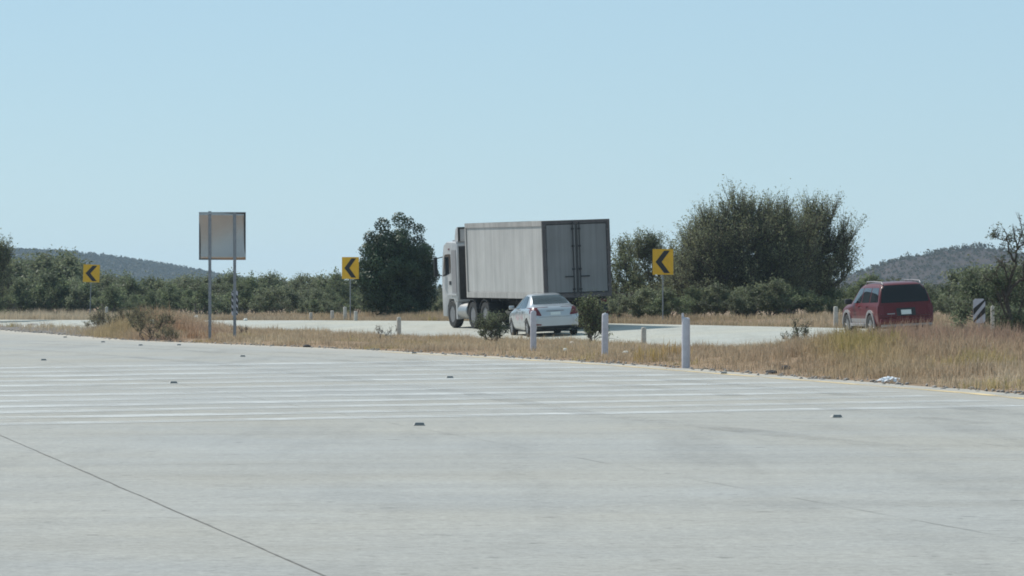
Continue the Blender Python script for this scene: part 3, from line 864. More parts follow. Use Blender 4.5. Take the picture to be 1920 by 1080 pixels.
for sd in (-1, 1):
    x0, x1 = (-HW + .106, -.008) if sd < 0 else (.008, HW - .106)
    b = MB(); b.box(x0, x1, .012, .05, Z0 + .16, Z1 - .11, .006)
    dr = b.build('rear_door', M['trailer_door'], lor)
    b = MB()
    for xx in (x0 + .02, x1 - .02): b.box(xx - .012, xx + .012, .004, .0115, Z0 + .17, Z1 - .12)
    for zz in (Z0 + .18, Z1 - .13): b.box(x0 + .04, x1 - .04, .004, .0115, zz - .018, zz + .018)
    b.build('door_seal', M['chassis'], dr)
    for zz in (Z0 + .95, Z0 + 1.62):
        b = MB(); b.box(x0 + .045, x1 - .045, .004, .0115, zz - .014, zz + .014); b.build('door_rib', M['trailer_door'], dr)
    for q in ((.10,) if sd > 0 else (-.14,)):
        b = MB(); b.tube([(q, -.03, Z0 + .06), (q, -.03, Z1 - .05)], .018, 10)
        for zz in (Z0 + .3, Z0 + 1.0, Z0 + 1.8, Z1 - .3): b.box(q - .045, q + .045, -.042, .011, zz - .03, zz + .03)
        b.box(q - .02, q + .34 * sd, -.055, -.036, Z0 + .72, Z0 + .765)
        b.build('lock_bar', M['chassis'], dr)
    for zz in (Z0 + .4, Z0 + 1.05, Z0 + 1.7, Z0 + 2.35):
        xh = -HW + .085 if sd < 0 else HW - .085
        b = MB(); b.box(xh - .06, xh + .06, -.022, .004, zz - .045, zz + .045, .01); b.build('hinge', M['trailer_frame'], dr)
    b = MB(); b.box(-.11, .11, -.02, .03, -.055, .055, .015); o = b.build('tail_lamp', M['lamp_red'], lor, True); o.location = (sd * 1.0, .14, 1.0)
    b = MB(); b.box(-.3, .3, -.006, .006, .25, .86); o = b.build('mud_flap', M['plastic'], lor); o.location = (sd * .92, .35, 0)
b = MB()
for sd in (-1, 1): b.box(sd * .42 - .06, sd * .42 + .06, .25, LB - .3, .88, Z0 - .004)
for k in range(9): b.box(-1.18, 1.18, .4 + k * .85, .48 + k * .85, Z0 - .10, Z0 - .004)
b.build('trailer_chassis', M['chassis'], lor)
b = MB(); b.box(-1.15, 1.15, .10, .20, .52, .64, .01)
for sd in (-1, 1): b.box(sd * .7 - .05, sd * .7 + .05, .12, .20, .645, Z0 - .1)
b.build('rear_underrun_bar', M['rust'], lor)
TR = .50
for y in (1.15, 2.42):
    for sd in (-1, 1): wheel(lor, sd * 1.0, y, TR, .46, M['rim_dull'], sd, 0, 'trailer_wheel', .10)
b = MB(); b.box(-.5, -.38, 5.0, 5.15, .30, Z0 - .004); b.box(.38, .5, 5.0, 5.15, .30, Z0 - .004); b.box(-.58, -.30, 4.93, 5.22, .24, .295); b.box(.30, .58, 4.93, 5.22, .24, .295)
b.build('landing_leg', M['chassis'], lor)
# tractor
b = MB()
for sd in (-1, 1): b.box(sd * .38 - .05, sd * .38 + .05, 5.6, 10.2, .62, .86)
b.box(-.33, .33, 9.0, 10.4, .45, 1.0); b.box(-.5, .5, 6.2, 7.5, .865, 1.10)
b.build('tractor_chassis', M['chassis'], lor)
for y in (6.15, 7.45):
    for sd in (-1, 1):
        wheel(lor, sd * .98, y, TR, .50, M['rim_dull'], sd, 0, 'drive_wheel', .10)
        arc_band('mudguard', sd * .98, y, TR, TR + .05, TR + .075, .27, M['plastic'], lor, 25, 155, 14)
for sd in (-1, 1):
    wheel(lor, sd * 1.04, 9.75, TR, .30, M['rim_dull'], sd, 0, 'front_wheel', -.04)
    b = MB(); b.lathe([(.02, 0), (.27, .0), (.30, .03), (.30, .92), (.27, .95), (.02, .95)], 24); o = b.build('fuel_tank', M['alu'], lor, True, 40)
    o.location = (sd * .93, 9.10, .62); o.rotation_euler = (R(90), 0, 0)
CB = 9.08; CF = 10.72
# cab shell: side outline swept across, tapered roof
def cab_shell():
    bm = bmesh.new()
    prof = [(CB, .95), (CB, 3.02), (CB + .10, 3.12), (CF - .62, 3.14), (CF - .30, 3.02), (CF - .12, 2.55), (CF - .02, 1.95), (CF, 1.2), (CF - .02, .42), (CF - .45, .42), (CF - .50, .80), (CF - .72, 1.06), (CF - 1.18, 1.06), (CF - 1.40, .80), (CF - 1.42, .95)]
    secs = [(-1.20, 0), (-1.17, .03), (-.9, .05), (.9, .05), (1.17, .03), (1.20, 0)]
    rows = []
    for x, g_ in secs:
        rows.append([bm.verts.new((x, y + (g_ if y > CF - .4 else 0), z + (g_ if z > 2.9 else 0))) for y, z in prof])
    n = len(prof)
    for a, b_ in zip(rows, rows[1:]):
        for k in range(n): bm.faces.new((a[k], a[(k + 1) % n], b_[(k + 1) % n], b_[k]))
    bm.faces.new(rows[0]); bm.faces.new(rows[-1][::-1])
    bmesh.ops.recalc_face_normals(bm, faces=bm.faces[:])
    es = [e_ for e_ in bm.edges if len(e_.link_faces) == 2 and e_.calc_face_angle(0) > R(50)]
    bmesh.ops.bevel(bm, geom=es, offset=.035, segments=2, profile=.5, affect='EDGES')
    me = bpy.data.meshes.new('cab'); bm.to_mesh(me); bm.free()
    me.polygons.foreach_set('use_smooth', [True] * len(me.polygons))
    try: me.set_sharp_from_angle(angle=R(30))
    except Exception: pass
    return link('cab', me, M['cab_white'], lor)
cab = cab_shell()
bmx = bmesh.new(); bmx.from_mesh(cab.data); cbv = BVHTree.FromBMesh(bmx); bmx.free()
for sd in (-1, 1):
    patch('side_window', cbv, [(CF - 1.02, 2.02), (CF - .10, 1.86), (CF - .34, 2.70), (CF - 1.02, 2.72)], 'x', sd, M['glass'], cab, 6, 5, .005, .008, .05)
    patch('door_seam', cbv, [(CF - 1.12, 1.12), (CF - 1.10, 1.12), (CF - 1.10, 2.80), (CF - 1.12, 2.80)], 'x', sd, M['plastic'], cab, 1, 4, .003, .004)
    patch('door_handle', cbv, [(CF - 1.0, 1.58), (CF - .82, 1.58), (CF - .82, 1.72), (CF - 1.0, 1.72)], 'x', sd, M['plastic'], cab, 3, 2, .02, .024)
    b = MB(); b.box(-.012, .012, CB + .04, CF - 1.16, 1.30, 2.86); o = b.build('side_grille', M['trim_silver'], cab); o.location = (sd * 1.208, 0, 0)
    patch('marker_lamp', cbv, [(CF - .92, 2.86), (CF - .80, 2.86), (CF - .80, 2.92), (CF - .92, 2.92)], 'x', sd, M['lamp_red'], cab, 2, 2, .02, .024)
    b = MB(); b.box(-.02, .02, CB + .02, CF - .62, 1.20, 1.26); o = b.build('cab_moulding', M['cab_white'], cab); o.location = (sd * 1.215, 0, 0)
    b = MB(); b.box(-.10, .10, 9.10, 9.24, .32, .94, .02); o = b.build('step_panel', M['cab_white'], cab); o.location = (sd * 1.12, 0, 0)
    b = MB(); b.box(-.08, .06, -.05, .05, -.36, .36, .03); b.tube([(-.0 * sd, 0, .3), (-sd * .26, -.05, .36)], .02, 6); b.tube([(0, 0, -.3), (-sd * .26, -.05, -.34)], .02, 6)
    o = b.build('wing_mirror', M['plastic'], cab, True); o.location = (sd * 1.42, CF + .02, 2.25)
    b = MB(); b.box(-.03, .03, CB - .07, CB - .002, 1.1, 3.05, .012); o = b.build('side_fairing', M['cab_white'], cab, True); o.location = (sd * 1.165, 0, 0)
patch('windscreen', cbv, [(-1.05, 1.9), (1.05, 1.9), (1.0, 2.8), (-1.0, 2.8)], 'y', 1, M['glass'], cab, 8, 6, .005, .008)
b = MB(); b.box(-1.05, 1.05, CB + .35, CF - .28, 3.10, 3.16); b.prism([(CF - .24, 2.92), (CF + .02, 2.80), (CF + .03, 2.86), (CF - .22, 3.02)], 'x', -1.0, 1.0); b.build('sun_visor', M['plastic'], cab)
# roof deflector: open-backed hood on the cab roof
b = MB()
b.prism([(CB + .02, 3.17), (CB - .02, 3.66), (CB + .10, 3.70), (CB + .26, 3.62), (CB + .36, 3.36), (CB + .40, 3.17)], 'x', -1.10, 1.10)
dfl = b.build('roof_deflector', M['cab_white'], cab)
b = MB()
for xx in (-.85, -.43, 0, .43, .85): b.box(xx - .06, xx + .06, CF - .55, CF - .46, 3.14, 3.22, .015)
b.build('roof_lamp_bar', M['trim_silver'], cab)
b = MB(); b.box(-1.12, -1.04, CB - .05, CB - .018, 3.18, 3.70); b.box(1.04, 1.12, CB - .05, CB - .018, 3.18, 3.70); b.box(-1.038, 1.038, CB - .05, CB - .018, 3.63, 3.70); b.build('deflector_edge', M['chassis'], dfl)
b = MB(); b.tube([(.85, CB - .16, 1.0), (.85, CB - .16, 2.9)], .08, 12); b.build('air_intake', M['plastic'], lor, True)
b = MB(); b.box(-1.1, 1.1, CB - .012, CB - .004, 1.05, 3.0); b.build('cab_back_shade', M['chassis'], cab)  # dark sheet on the white cab's back, standing in for shade in the gap
for x in (-.3, 0, .3):
    b = MB(); pts = [(x, CB - .1, 1.5), (x * .9, CB - .5, 1.25), (x * .7, 7.95, 1.55)]; b.tube(pts, .022, 6); b.build('air_line', M['plastic'], lor, True)

# ------------------------------------------------------------------ vegetation
def unit(a): return a / np.maximum(1e-9, np.linalg.norm(a, axis=-1, keepdims=True))

def leaf_mesh(name, P, N, S, tint, aspect=.5):
    n = len(P)
    T = unit(np.cross(N, unit(rng.normal(size=(n, 3)))))
    B = np.cross(N, T)
    S = S[:, None]
    V = np.stack([P - T * S * .5, P + B * S * aspect * .5 , P + T * S * .5, P - B * S * aspect * .5], 1).reshape(-1, 3)
    Q = np.arange(n * 4).reshape(n, 4)
    return mesh_np(name, V, Q, tint=np.repeat(tint, 4, 0))

def branch_mesh(name, paths, sides=5):
    V, Q = [], []; off = 0
    for pts, rad in paths:
        pts = np.asarray(pts, float); m = len(pts)
        d = np.gradient(pts, axis=0); d = unit(d)
        ref = np.array([.31, .91, .27]); u = unit(np.cross(d, ref)); w = np.cross(d, u)
        an = np.arange(sides) * 2 * np.pi / sides
        rad = np.asarray(rad)[:, None, None]
        ring = pts[:, None, :] + rad * (np.cos(an)[None, :, None] * u[:, None, :] + np.sin(an)[None, :, None] * w[:, None, :])
        V.append(ring.reshape(-1, 3))
        i = np.arange(m * sides).reshape(m, sides) + off
        a, b = i[:-1], i[1:]
        Q.append(np.stack([a, np.roll(a, -1, 1), np.roll(b, -1, 1), b], -1).reshape(-1, 4))
        off += m * sides
    return mesh_np(name, np.concatenate(V), np.concatenate(Q), smooth_=True)

def bez(a, m, b, n):
    t = np.linspace(0, 1, n)[:, None]
    return (1 - t) ** 2 * a + 2 * t * (1 - t) * m + t * t * b

def plant(name, ells, nclump, twigs, leaves, leaf, stems=4, base_r=.10, twig_len=.55, up=.5, jit=.09, tint0=(.07, .085, .05), tint1=(.11, .12, .085),
          spread=.35, fill=.5, bark='bark', leafmat='leaf', aspect=.45, base_z=0.0, bare=0.0, rfac=.018, clump_tint=.25):
    """a multi-stemmed woody plant: stems -> limbs to clump centres inside the crown ellipsoids -> twigs -> many small leaves"""
    ells = np.array(ells, float)
    vol = np.prod(ells[:, 3:6], 1) ** .75; pr = vol / vol.sum()
    paths = []
    sb = []
    for k in range(stems):
        a = 2 * np.pi * (k + rng.uniform(-.3, .3)) / stems
        b0 = np.array([np.cos(a) * base_r * 1.2, np.sin(a) * base_r * 1.2, -.15 + base_z])
        e = ells[rng.choice(len(ells), p=pr)]
        top = np.array([e[0] + rng.normal() * e[3] * .3, e[1] + rng.normal() * e[4] * .3, e[2] + rng.uniform(-.2, .4) * e[5]])
        mid = np.array([b0[0] * 2 + np.cos(a) * spread * .6 + top[0] * .25, b0[1] * 2 + np.sin(a) * spread * .6 + top[1] * .25, top[2] * .5])
        p = bez(b0, mid, top, 9) + rng.normal(size=(9, 3)) * .03 * np.linspace(0, 1, 9)[:, None]
        r = np.linspace(base_r * rng.uniform(.6, 1), base_r * .28, 9)
        paths.append((p, r)); sb.append((p, r))
    LP, LN_, LS, LT = [], [], [], []
    for c in range(nclump):
        e = ells[rng.choice(len(ells), p=pr)]
        dv = unit(rng.normal(size=3)); rr = rng.uniform(fill, 1.0)
        cc = e[:3] + dv * e[3:6] * rr
        if cc[2] < .12 * (ells[:, 2] + ells[:, 5]).max(): cc[2] = .12 * (ells[:, 2] + ells[:, 5]).max() * rng.uniform(.8, 2)
        # limb from the nearest point on a stem that lies lower
        best = None
        for (p, r) in sb:
            for i in range(2, 9):
                dd = np.linalg.norm(p[i] - cc) + (3 * max(0, p[i][2] - cc[2] + .1))
                if best is None or dd < best[0]: best = (dd, p[i], r[i])
        p0 = best[1]
        md_ = p0 * .5 + cc * .5 + np.array([0, 0, .12]) + rng.normal(size=3) * .10
        paths.append((bez(p0, md_, cc, 6), np.linspace(best[2] * .75, rfac * .6, 6)))
        out = unit(cc - np.array([ells[0][0], ells[0][1], ells[:, 2].min() - .5]))
        ctint = np.array(tint0) + (np.array(tint1) - np.array(tint0)) * rng.uniform()
        ctint = ctint * (1 + rng.uniform(-clump_tint, clump_tint))
        isbare = rng.uniform() < bare
        for q in range(twigs):
            d = unit(out * .6 + np.array([0, 0, up]) + rng.normal(size=3) * .55)
            ln = twig_len * rng.uniform(.5, 1.25)
            en = cc + d * ln + np.array([0, 0, -.06 * ln])
            tp = bez(cc, cc + d * ln * .5 + np.array([0, 0, .07 * ln]), en, 4)
            paths.append((tp, np.linspace(rfac * .55, rfac * .2, 4)))
            m = int(leaves * rng.uniform(.6, 1.3) * (.12 if isbare else 1))
            if m < 1: continue
            t = rng.uniform(.1, 1.08, m)[:, None]
            P = cc + (en - cc) * t + rng.normal(size=(m, 3)) * jit * (.5 + .7 * t)
            LP.append(P); LN_.append(unit(rng.normal(size=(m, 3)) + np.array([0, 0, .5]) + out * .4)); LS.append(leaf * rng.uniform(.6, 1.35, m))
            LT.append(np.repeat((ctint * (1 + rng.uniform(-.12, .12)))[None], m, 0))
    P = np.concatenate(LP); keep = P[:, 2] > .03
    tr = branch_mesh('trunk', paths)
    cr = leaf_mesh('crown', P[keep], np.concatenate(LN_)[keep], np.concatenate(LS)[keep], np.concatenate(LT)[keep], aspect)
    return tr, cr, M[bark], M[leafmat]

def put(name, proto, loc, rz=0, s=1.0, sz=None, label=None, cat='tree', group=None, first=None):
    tr, cr, bm_, lm = proto
    e = empty(name, loc, (0, 0, rz), label, cat, group)
    e.scale = (s, s, sz or s)
    link_shared('trunk', tr, bm_, e); link_shared('crown', cr, lm, e)
    return e
def link_shared(name, me, mat, parent):
    if not me.materials: me.materials.append(mat)
    o = bpy.data.objects.new(name, me); COL.objects.link(o); o.parent = parent
    return o
def spot(px, d, dz=0.0):
    X = (px - CX) / F * d
    return (X, d, gz(X, d) + dz)

# --- the round dark tree: packed lobes of dark leaves
def dense_tree():
    lobes = []
    Rx, Rz, cz = 1.54, 1.66, 2.02
    for k in range(170):
        dv = unit(rng.normal(size=3))
        if dv[2] < -.86: continue
        rr = .86 if k % 5 else .5
        z = cz + dv[2] * Rz * rr
        c = np.array([dv[0] * Rx * rr * (1.0 if dv[2] > 0 else 1.16), dv[1] * Rx * rr, z])
        if rr > .6 and any(np.linalg.norm(c - q[0]) < .40 for q in lobes): continue
        lobes.append((c, rng.uniform(.36, .50) if rr > .6 else rng.uniform(.45, .6)))
    for p, r in (((.12, 0, 4.12), .36), ((-.66, 0, 3.86), .36), ((.62, .1, 3.98), .28), ((1.02, .0, 3.68), .30), ((-1.14, .1, 3.32), .36), ((-1.46, -.1, 2.80), .32), ((1.42, 0, 2.7), .34), ((-1.6, -.2, 1.55), .40), ((1.55, 0, 1.7), .42), ((-1.1, -.6, .75), .42), ((-.7, -.3, .42), .42), ((.7, -.3, .42), .42), ((0, -.5, .38), .42), ((-1.2, 0, 1.1), .5), ((1.3, 0, 1.1), .5), ((-.3, .4, .4), .45), ((-1.25, -.4, .8), .45), ((1.3, -.4, .8), .45), ((.35, -.8, .36), .42), ((-.4, -.8, .36), .42), ((-1.0, -.4, .36), .38), ((1.05, -.4, .36), .38), ((1.2, .3, .55), .4), ((-1.15, .2, .5), .38), ((1.0, -.5, .7), .45), ((0, -.9, .6), .45), ((-.4, -1, .8), .4), ((.5, .8, .6), .4)):
        lobes.append((np.array(p), r))
    LP, LN_, LS, LT = [], [], [], []
    for c, r in lobes:
        m = int(560 * (r / .42) ** 2)
        dv = unit(rng.normal(size=(m, 3)) + np.array([0, 0, .25]))
        rad = r * rng.uniform(.70, 1.05, m)[:, None] * (1 + .18 * rng.normal(size=(m, 1)) * (rng.uniform(size=(m, 1)) < .2))
        LP.append(c + dv * rad); LN_.append(unit(dv + rng.normal(size=(m, 3)) * .4)); LS.append(rng.uniform(.06, .125, m))
        ct = np.array([.036, .056, .024]) * rng.uniform(.65, 1.7); LT.append(np.repeat(ct[None], m, 0))
    P = np.concatenate(LP); k = P[:, 2] > .03
    paths = [(bez(np.array([0, 0, -.2]), np.array([.05, 0, .8]), np.array([.0, 0, 2.2]), 8), np.linspace(.17, .09, 8))]
    for c, r in lobes[::2]:
        paths.append((bez(np.array([0, 0, rng.uniform(.4, 1.8)]), c * .5 + np.array([0, 0, .4]), c, 6), np.linspace(.06, .012, 6)))
    return branch_mesh('trunk', paths), leaf_mesh('crown', P[k], np.concatenate(LN_)[k], np.concatenate(LS)[k], np.concatenate(LT)[k], .6), M['bark'], M['leaf_dense']
put('round_tree', dense_tree(), spot(744, 185), .4, 1.0, 1.0, 'dense round dark green tree right beside the lorry cab', 'tree')

# --- big feathery mesquite by the road and its neighbours
G0, G1 = (.158, .172, .092), (.255, .265, .155)
big = plant('mesquite', [(-.3, 0, 2.6, 1.9, 1.4, 1.35), (-1.8, .1, 2.0, 1.4, 1.2, 1.25), (1.4, 0, 2.2, 1.5, 1.2, 1.25), (0, -.3, 1.1, 3.0, 1.5, .9), (-.4, 0, 3.5, .8, .8, .55), (-1.1, -.8, 1.7, 2.0, .9, 1.2), (.8, -.8, 1.8, 1.9, .9, 1.2), (.9, .4, 2.8, 1.2, .9, .9), (-1.2, .3, 2.7, 1.1, .9, .9), (.5, .2, 2.95, 2.1, 1.0, .75)],
            440, 9, 22, .078, 7, .11, .95, 1.15, .065, G0, G1, .6, .10, 'bark', 'leaf', .42, clump_tint=.16)
put('mesquite_tree', big, spot(1402, 165), 0, 1.0, 1.10, 'large feathery grey-green mesquite, tallest tree of the clump beyond the road', 'tree')
big2 = plant('mesquite', [(-.1, 0, 2.4, 1.3, 1.0, 1.4), (.6, 0, 2.1, 1.0, 1.0, 1.2), (0, -.3, 1.1, 1.7, 1.2, .9), (.1, 0, 3.2, .9, .7, .65), (-.9, 0, 2.2, 1.1, .9, 1.3)],
             205, 9, 22, .078, 5, .09, .95, 1.25, .065, G0, G1, .5, .10, 'bark', 'leaf', .42, clump_tint=.16)
big4 = plant('mesquite', [(0, 0, 1.7, 1.5, 1.0, 1.2), (-.3, 0, 2.5, 1.0, .9, .9), (.6, 0, 1.1, 1.4, 1.0, .8)], 130, 9, 22, .078, 4, .08, .85, .9, .075, G0, G1, .5, .10, 'bark', 'leaf', .42, clump_tint=.16)
put('mesquite_tree', big4, spot(1478, 170), .4, 1.0, 1.12, 'grey-green mesquite filling the dip between the two tallest crowns of the clump', 'tree')
put('mesquite_tree', big4, spot(1300, 169), 2.1, 1.0, .98, 'spreading mesquite shoulder between the largest chevron sign and the tallest crown', 'tree')
put('mesquite_tree', big2, spot(1532, 167), 0, 1.05, 1.08, 'airy mesquite with upswept sprays at the open-sky end of the clump, behind the red car', 'tree')
med = plant('mesquite', [(0, 0, 2.3, 1.1, 1.0, 1.2), (.5, 0, 1.2, 1.3, 1.1, .8), (-.5, 0, 2.9, .6, .6, .55)], 70, 9, 24, .082, 4, .08, .75, 1.0, .07, (.12, .14, .070), (.20, .21, .115), .4, .25)
put('mesquite_tree', med, spot(1222, 172), .5, 1.08, .95, 'mid-sized bushy mesquite behind the largest chevron sign', 'tree')
med2 = plant('mesquite', [(0, 0, 2.0, .9, .9, 1.1), (.2, 0, 1.1, 1.1, 1.0, .7)], 50, 9, 24, .085, 3, .07, .7, 1.0, .07, (.13, .155, .076), (.21, .23, .12), .3, .25)
put('mesquite_tree', med2, spot(1166, 176), 1.2, 1.12, 1.0, 'light green mesquite showing just past the rear corner of the trailer', 'tree')
put('mesquite_tree', med, spot(-14, 205), 2.4, 1.15, 1.12, 'tall mesquite cut by the frame, rising above the thicket and far hill', 'tree')

# --- thicket shrubs: six kinds, set out one by one
kinds = []
for k in range(6):
    w = rng.uniform(1.1, 1.5)
    t0 = np.array([.114, .128, .075]) * rng.uniform(.85, 1.15) + np.array([.0, .008, -.004]) * (k % 3 == 0)
    kinds.append(plant('shrub', [(0, 0, 1.25, w, w, .85), (rng.uniform(-.6, .6), 0, .8, w * 1.1, w, .65), (rng.uniform(-.6, .6), 0, 1.75, .7, .7, .5)],
                       26, 11, 17, .135, 4, .06, .5, .55, .11, tuple(t0), tuple(t0 * 1.65), .5, .2, 'bark_grey', 'leaf', .5))
def shrub(px, d, h, lab, group, k=None, w=None):
    k = int(rng.integers(0, 6)) if k is None else k
    s = h / 2.48
    put('desert_shrub', kinds[k], spot(px, d), rng.uniform(0, 6.28), s * (w or rng.uniform(.95, 1.3)), s, lab, 'shrub', group)
# top line of the thicket in the photograph (px -> py)
TPX = [-60, 0, 60, 120, 145, 165, 200, 230, 290, 350, 400, 470, 520, 560, 600, 640, 680]
TPY = [470, 472, 470, 470, 478, 500, 514, 510, 515, 512, 512, 515, 512, 514, 508, 506, 516]
def row(px0, px1, n, d0, d1, frac0, frac1, lab, group, tops=(TPX, TPY)):
    for i in range(n):
        px = px0 + (px1 - px0) * (i + rng.uniform(.1, .9)) / n
        d = rng.uniform(d0, d1)
        X = (px - CX) / F * d
        dd = max(d, 0)
        # keep clear of the road
        while (X - road_x(d)) * .92 < 3.5: d += 3; X = (px - CX) / F * d
        top = EYE - (np.interp(px, *tops) - CY) / F * d
        h = max(.8, (top - gz(X, d)) * rng.uniform(frac0, frac1))
        shrub(px, d, h, lab, group)
GL = 'shrubs of the thicket beyond the curve'
row(-260, 190, 22, 226, 245, .92, 1.03, 'grey-green shrub in the tall thicket around the smallest chevron sign', GL)
row(-40, 200, 12, 216, 226, .5, .75, 'grey-green shrub in the tall thicket around the smallest chevron sign', GL)
row(190, 680, 24, 235, 275, .88, 1.03, 'grey-green shrub in the low even thicket behind the bare-backed road sign', GL)
row(190, 690, 20, 205, 230, .50, .80, 'grey-green shrub in the low even thicket behind the bare-backed road sign', GL)
row(560, 700, 5, 190, 200, .35, .5, 'low bright green bush in front of the thicket near the round dark tree', 'bright bushes at the foot of the thicket')
row(790, 880, 4, 190, 205, .45, .6, 'low green bush seen between the round dark tree and the lorry cab', 'bushes behind the lorry cab')
RPX = [1130, 1180, 1260, 1400, 1560, 1620, 1650, 1700, 1780, 1800, 1860, 1960]
RPY = [470, 470, 470, 440, 480, 512, 535, 535, 528, 505, 492, 480]
GR = 'shrubs of the scrub beyond the road, near the red car'
row(1140, 1600, 16, 171, 186, .35, .6, 'grey-green shrub crowded under and behind the big mesquite', 'understorey shrubs around the big mesquite', (RPX, RPY))
row(1150, 1600, 15, 159, 165, .34, .52, 'grey-green shrub crowded under and behind the big mesquite', 'understorey shrubs around the big mesquite', (RPX, RPY))
row(1600, 2250, 20, 176, 215, .8, 1.05, 'olive shrub in the scrub between the red car and the far hill', GR, (RPX, RPY))
row(1600, 1960, 9, 160, 172, .5, .8, 'olive shrub in the scrub between the red car and the far hill', GR, (RPX, RPY))
big3 = plant('bush', [(0, 0, 1.1, 1.2, 1.1, .8), (-.7, 0, .9, 1.0, 1.0, .7), (.6, 0, 1.3, .9, .9, .7)], 34, 12, 22, .10, 5, .06, .5, .5, .10, (.098, .118, .065), (.16, .18, .105), .5, .2)
put('green_bush', big3, spot(1868, 126), .3, .92, 1.12, 'broad green bush behind the black-banded marker panel', 'bush')
put('green_bush', big3, spot(1912, 112), 2.2, .85, .72, 'leafy bush under the bare-limbed mesquite at the frame edge', 'bush')

# --- bare-limbed mesquite on the verge at the right
def bare_tree():
    S_ = 92 / F
    def L(*pp): return np.array([((x - 1903) * S_, rng.normal() * .05, (652 - y) * S_) for x, y in pp])
    limbs = [(L((1903, 662), (1899, 620), (1891, 580), (1887, 555), (1893, 525), (1904, 492), (1908, 466), (1901, 436)), .062, .012),
             (L((1888, 558), (1898, 538), (1920, 522), (1952, 510), (1975, 490)), .045, .012), (L((1904, 492), (1892, 474), (1887, 452), (1890, 440)), .028, .008),
             (L((1892, 530), (1884, 505), (1880, 488)), .030, .007), (L((1887, 556), (1872, 532), (1848, 522)), .036, .008), (L((1905, 662), (1913, 625), (1911, 585), (1922, 556)), .05, .012),
             (L((1907, 470), (1920, 455), (1924, 438)), .022, .006), (L((1898, 446), (1884, 452), (1866, 446), (1860, 440)), .014, .005), (L((1908, 466), (1915, 440), (1914, 420)), .016, .005),
             (L((1900, 640), (1882, 612), (1874, 590)), .025, .008), (L((1872, 532), (1868, 510), (1874, 492)), .022, .006), (L((1920, 522), (1918, 500), (1926, 478)), .025, .007)]
    paths = []; LP, LT = [], []
    for p, r0, r1 in limbs:
        t = np.linspace(0, len(p) - 1, len(p) * 3); q = np.stack([np.interp(t, np.arange(len(p)), p[:, k]) for k in range(3)], 1) + rng.normal(size=(len(t), 3)) * .012
        paths.append((q, np.linspace(r0, r1, len(q))))
        low = p[-1][2] < 1.0
        for c in q[len(q) // 3:]:
            for _ in range(3):
                d = unit(rng.normal(size=3) + np.array([0, 0, .7])); ln = rng.uniform(.12, .34)
                tw = bez(c, c + d * ln * .5 + rng.normal(size=3) * .03, c + d * ln, 4); paths.append((tw, np.linspace(.007, .003, 4)))
                m = int(rng.integers(5, 12)) if (low or rng.uniform() < .45) else int(rng.integers(0, 4))
                tt_ = rng.uniform(.2, 1.1, m)[:, None]
                LP.append(c + d * ln * tt_ + rng.normal(size=(m, 3)) * .04); LT.append(np.repeat((np.array([.085, .10, .06]) * rng.uniform(.8, 1.4))[None], m, 0))
    for k in range(46):       # leafy shoots about the foot and the shaded knot of the fork
        c = np.array([rng.normal() * .28 + .02, rng.normal() * .2, rng.uniform(.25, .75)]) if k < 32 else np.array([(1874 - 1903) * S_, 0, (535 - 652) * -S_]) + rng.normal(size=3) * .12
        m = 34; LP.append(c + rng.normal(size=(m, 3)) * .085); LT.append(np.repeat((np.array([.08, .10, .058]) * rng.uniform(.8, 1.5))[None], m, 0))
        paths.append((bez(np.array([0, 0, 0.1]), c * .5 + np.array([0, 0, .15]), c, 5), np.linspace(.018, .005, 5)))
    P = np.concatenate(LP); n_ = len(P)
    return branch_mesh('trunk', paths), leaf_mesh('crown', P, unit(rng.normal(size=(n_, 3)) + np.array([0, 0, .4])), rng.uniform(.035, .075, n_), np.concatenate(LT), .5), M['bark'], M['leaf']
bt = spot(1903, 92)
put('bare_mesquite', bare_tree(), (bt[0], bt[1], EYE - (652 - CY) / F * 92), 0, 1.0, 1.0, 'sparse mesquite with dark bare limbs above the striped marker panel', 'tree')

# --- bushes on the verge
vb = plant('bush', [(0, 0, .42, .50, .40, .34), (.15, 0, .66, .32, .3, .2)], 36, 10, 12, .050, 6, .020, .30, .9, .035, (.105, .13, .07), (.165, .185, .105), .25, .2, rfac=.010)
put('verge_bush', vb, spot(925, 122), 0, 1.02, .98, 'dark green weedy bush in front of the lorry wheels, beside the silver car', 'bush')
vb2 = plant('bush', [(0, 0, .55, .42, .38, .42), (-.08, 0, 1.0, .32, .3, .3), (.2, 0, .35, .35, .3, .25)], 40, 10, 11, .055, 6, .020, .34, .9, .04, (.105, .135, .066), (.17, .195, .10), .25, .2, rfac=.010)
put('verge_bush', vb2, spot(1108, 124), .7, 1.1, 1.12, 'green bush hiding the rear right corner of the silver car', 'bush')
vb3 = plant('bush', [(0, 0, .42, .5, .4, .30), (.1, 0, .66, .25, .25, .2)], 15, 7, 8, .055, 6, .016, .26, .6, .045, (.060, .078, .042), (.10, .115, .065), .4, .4, rfac=.010)
put('verge_bush', vb3, spot(1496, 110), 0, 1.0, 1.0, 'thin open bush on the verge in front of the red car bonnet', 'bush')
vb4 = plant('bush', [(0, 0, .34, .7, .5, .26), (-.3, 0, .45, .4, .4, .3), (.55, 0, .55, .3, .3, .3)], 24, 9, 10, .05, 7, .018, .34, .8, .05, (.15, .145, .078), (.23, .20, .115), .5, .3, rfac=.010)
X, Y = lot(232, 639)
put('verge_bush', vb4, (X + .7, Y + .9, gz(X + .7, Y + .9)), 0, 1.0, 1.0, 'straggly olive weed bush at the lot edge on the mound', 'bush')
for px_, d_, s_, lab_ in ((182, 150, .8, 'low brown-green weed at the rubble end of the mound'), (212, 144, 1.0, 'brown-green weed on the mound top under the smallest chevron sign'), (262, 140, .95, 'leaning reddish-stemmed weed on the mound beside the white-capped stub'), (300, 138, .7, 'small weed behind the white-capped stub on the mound')):
    put('verge_bush', vb4, spot(px_, d_), px_ * .7, s_, s_ * .8, lab_, 'bush')
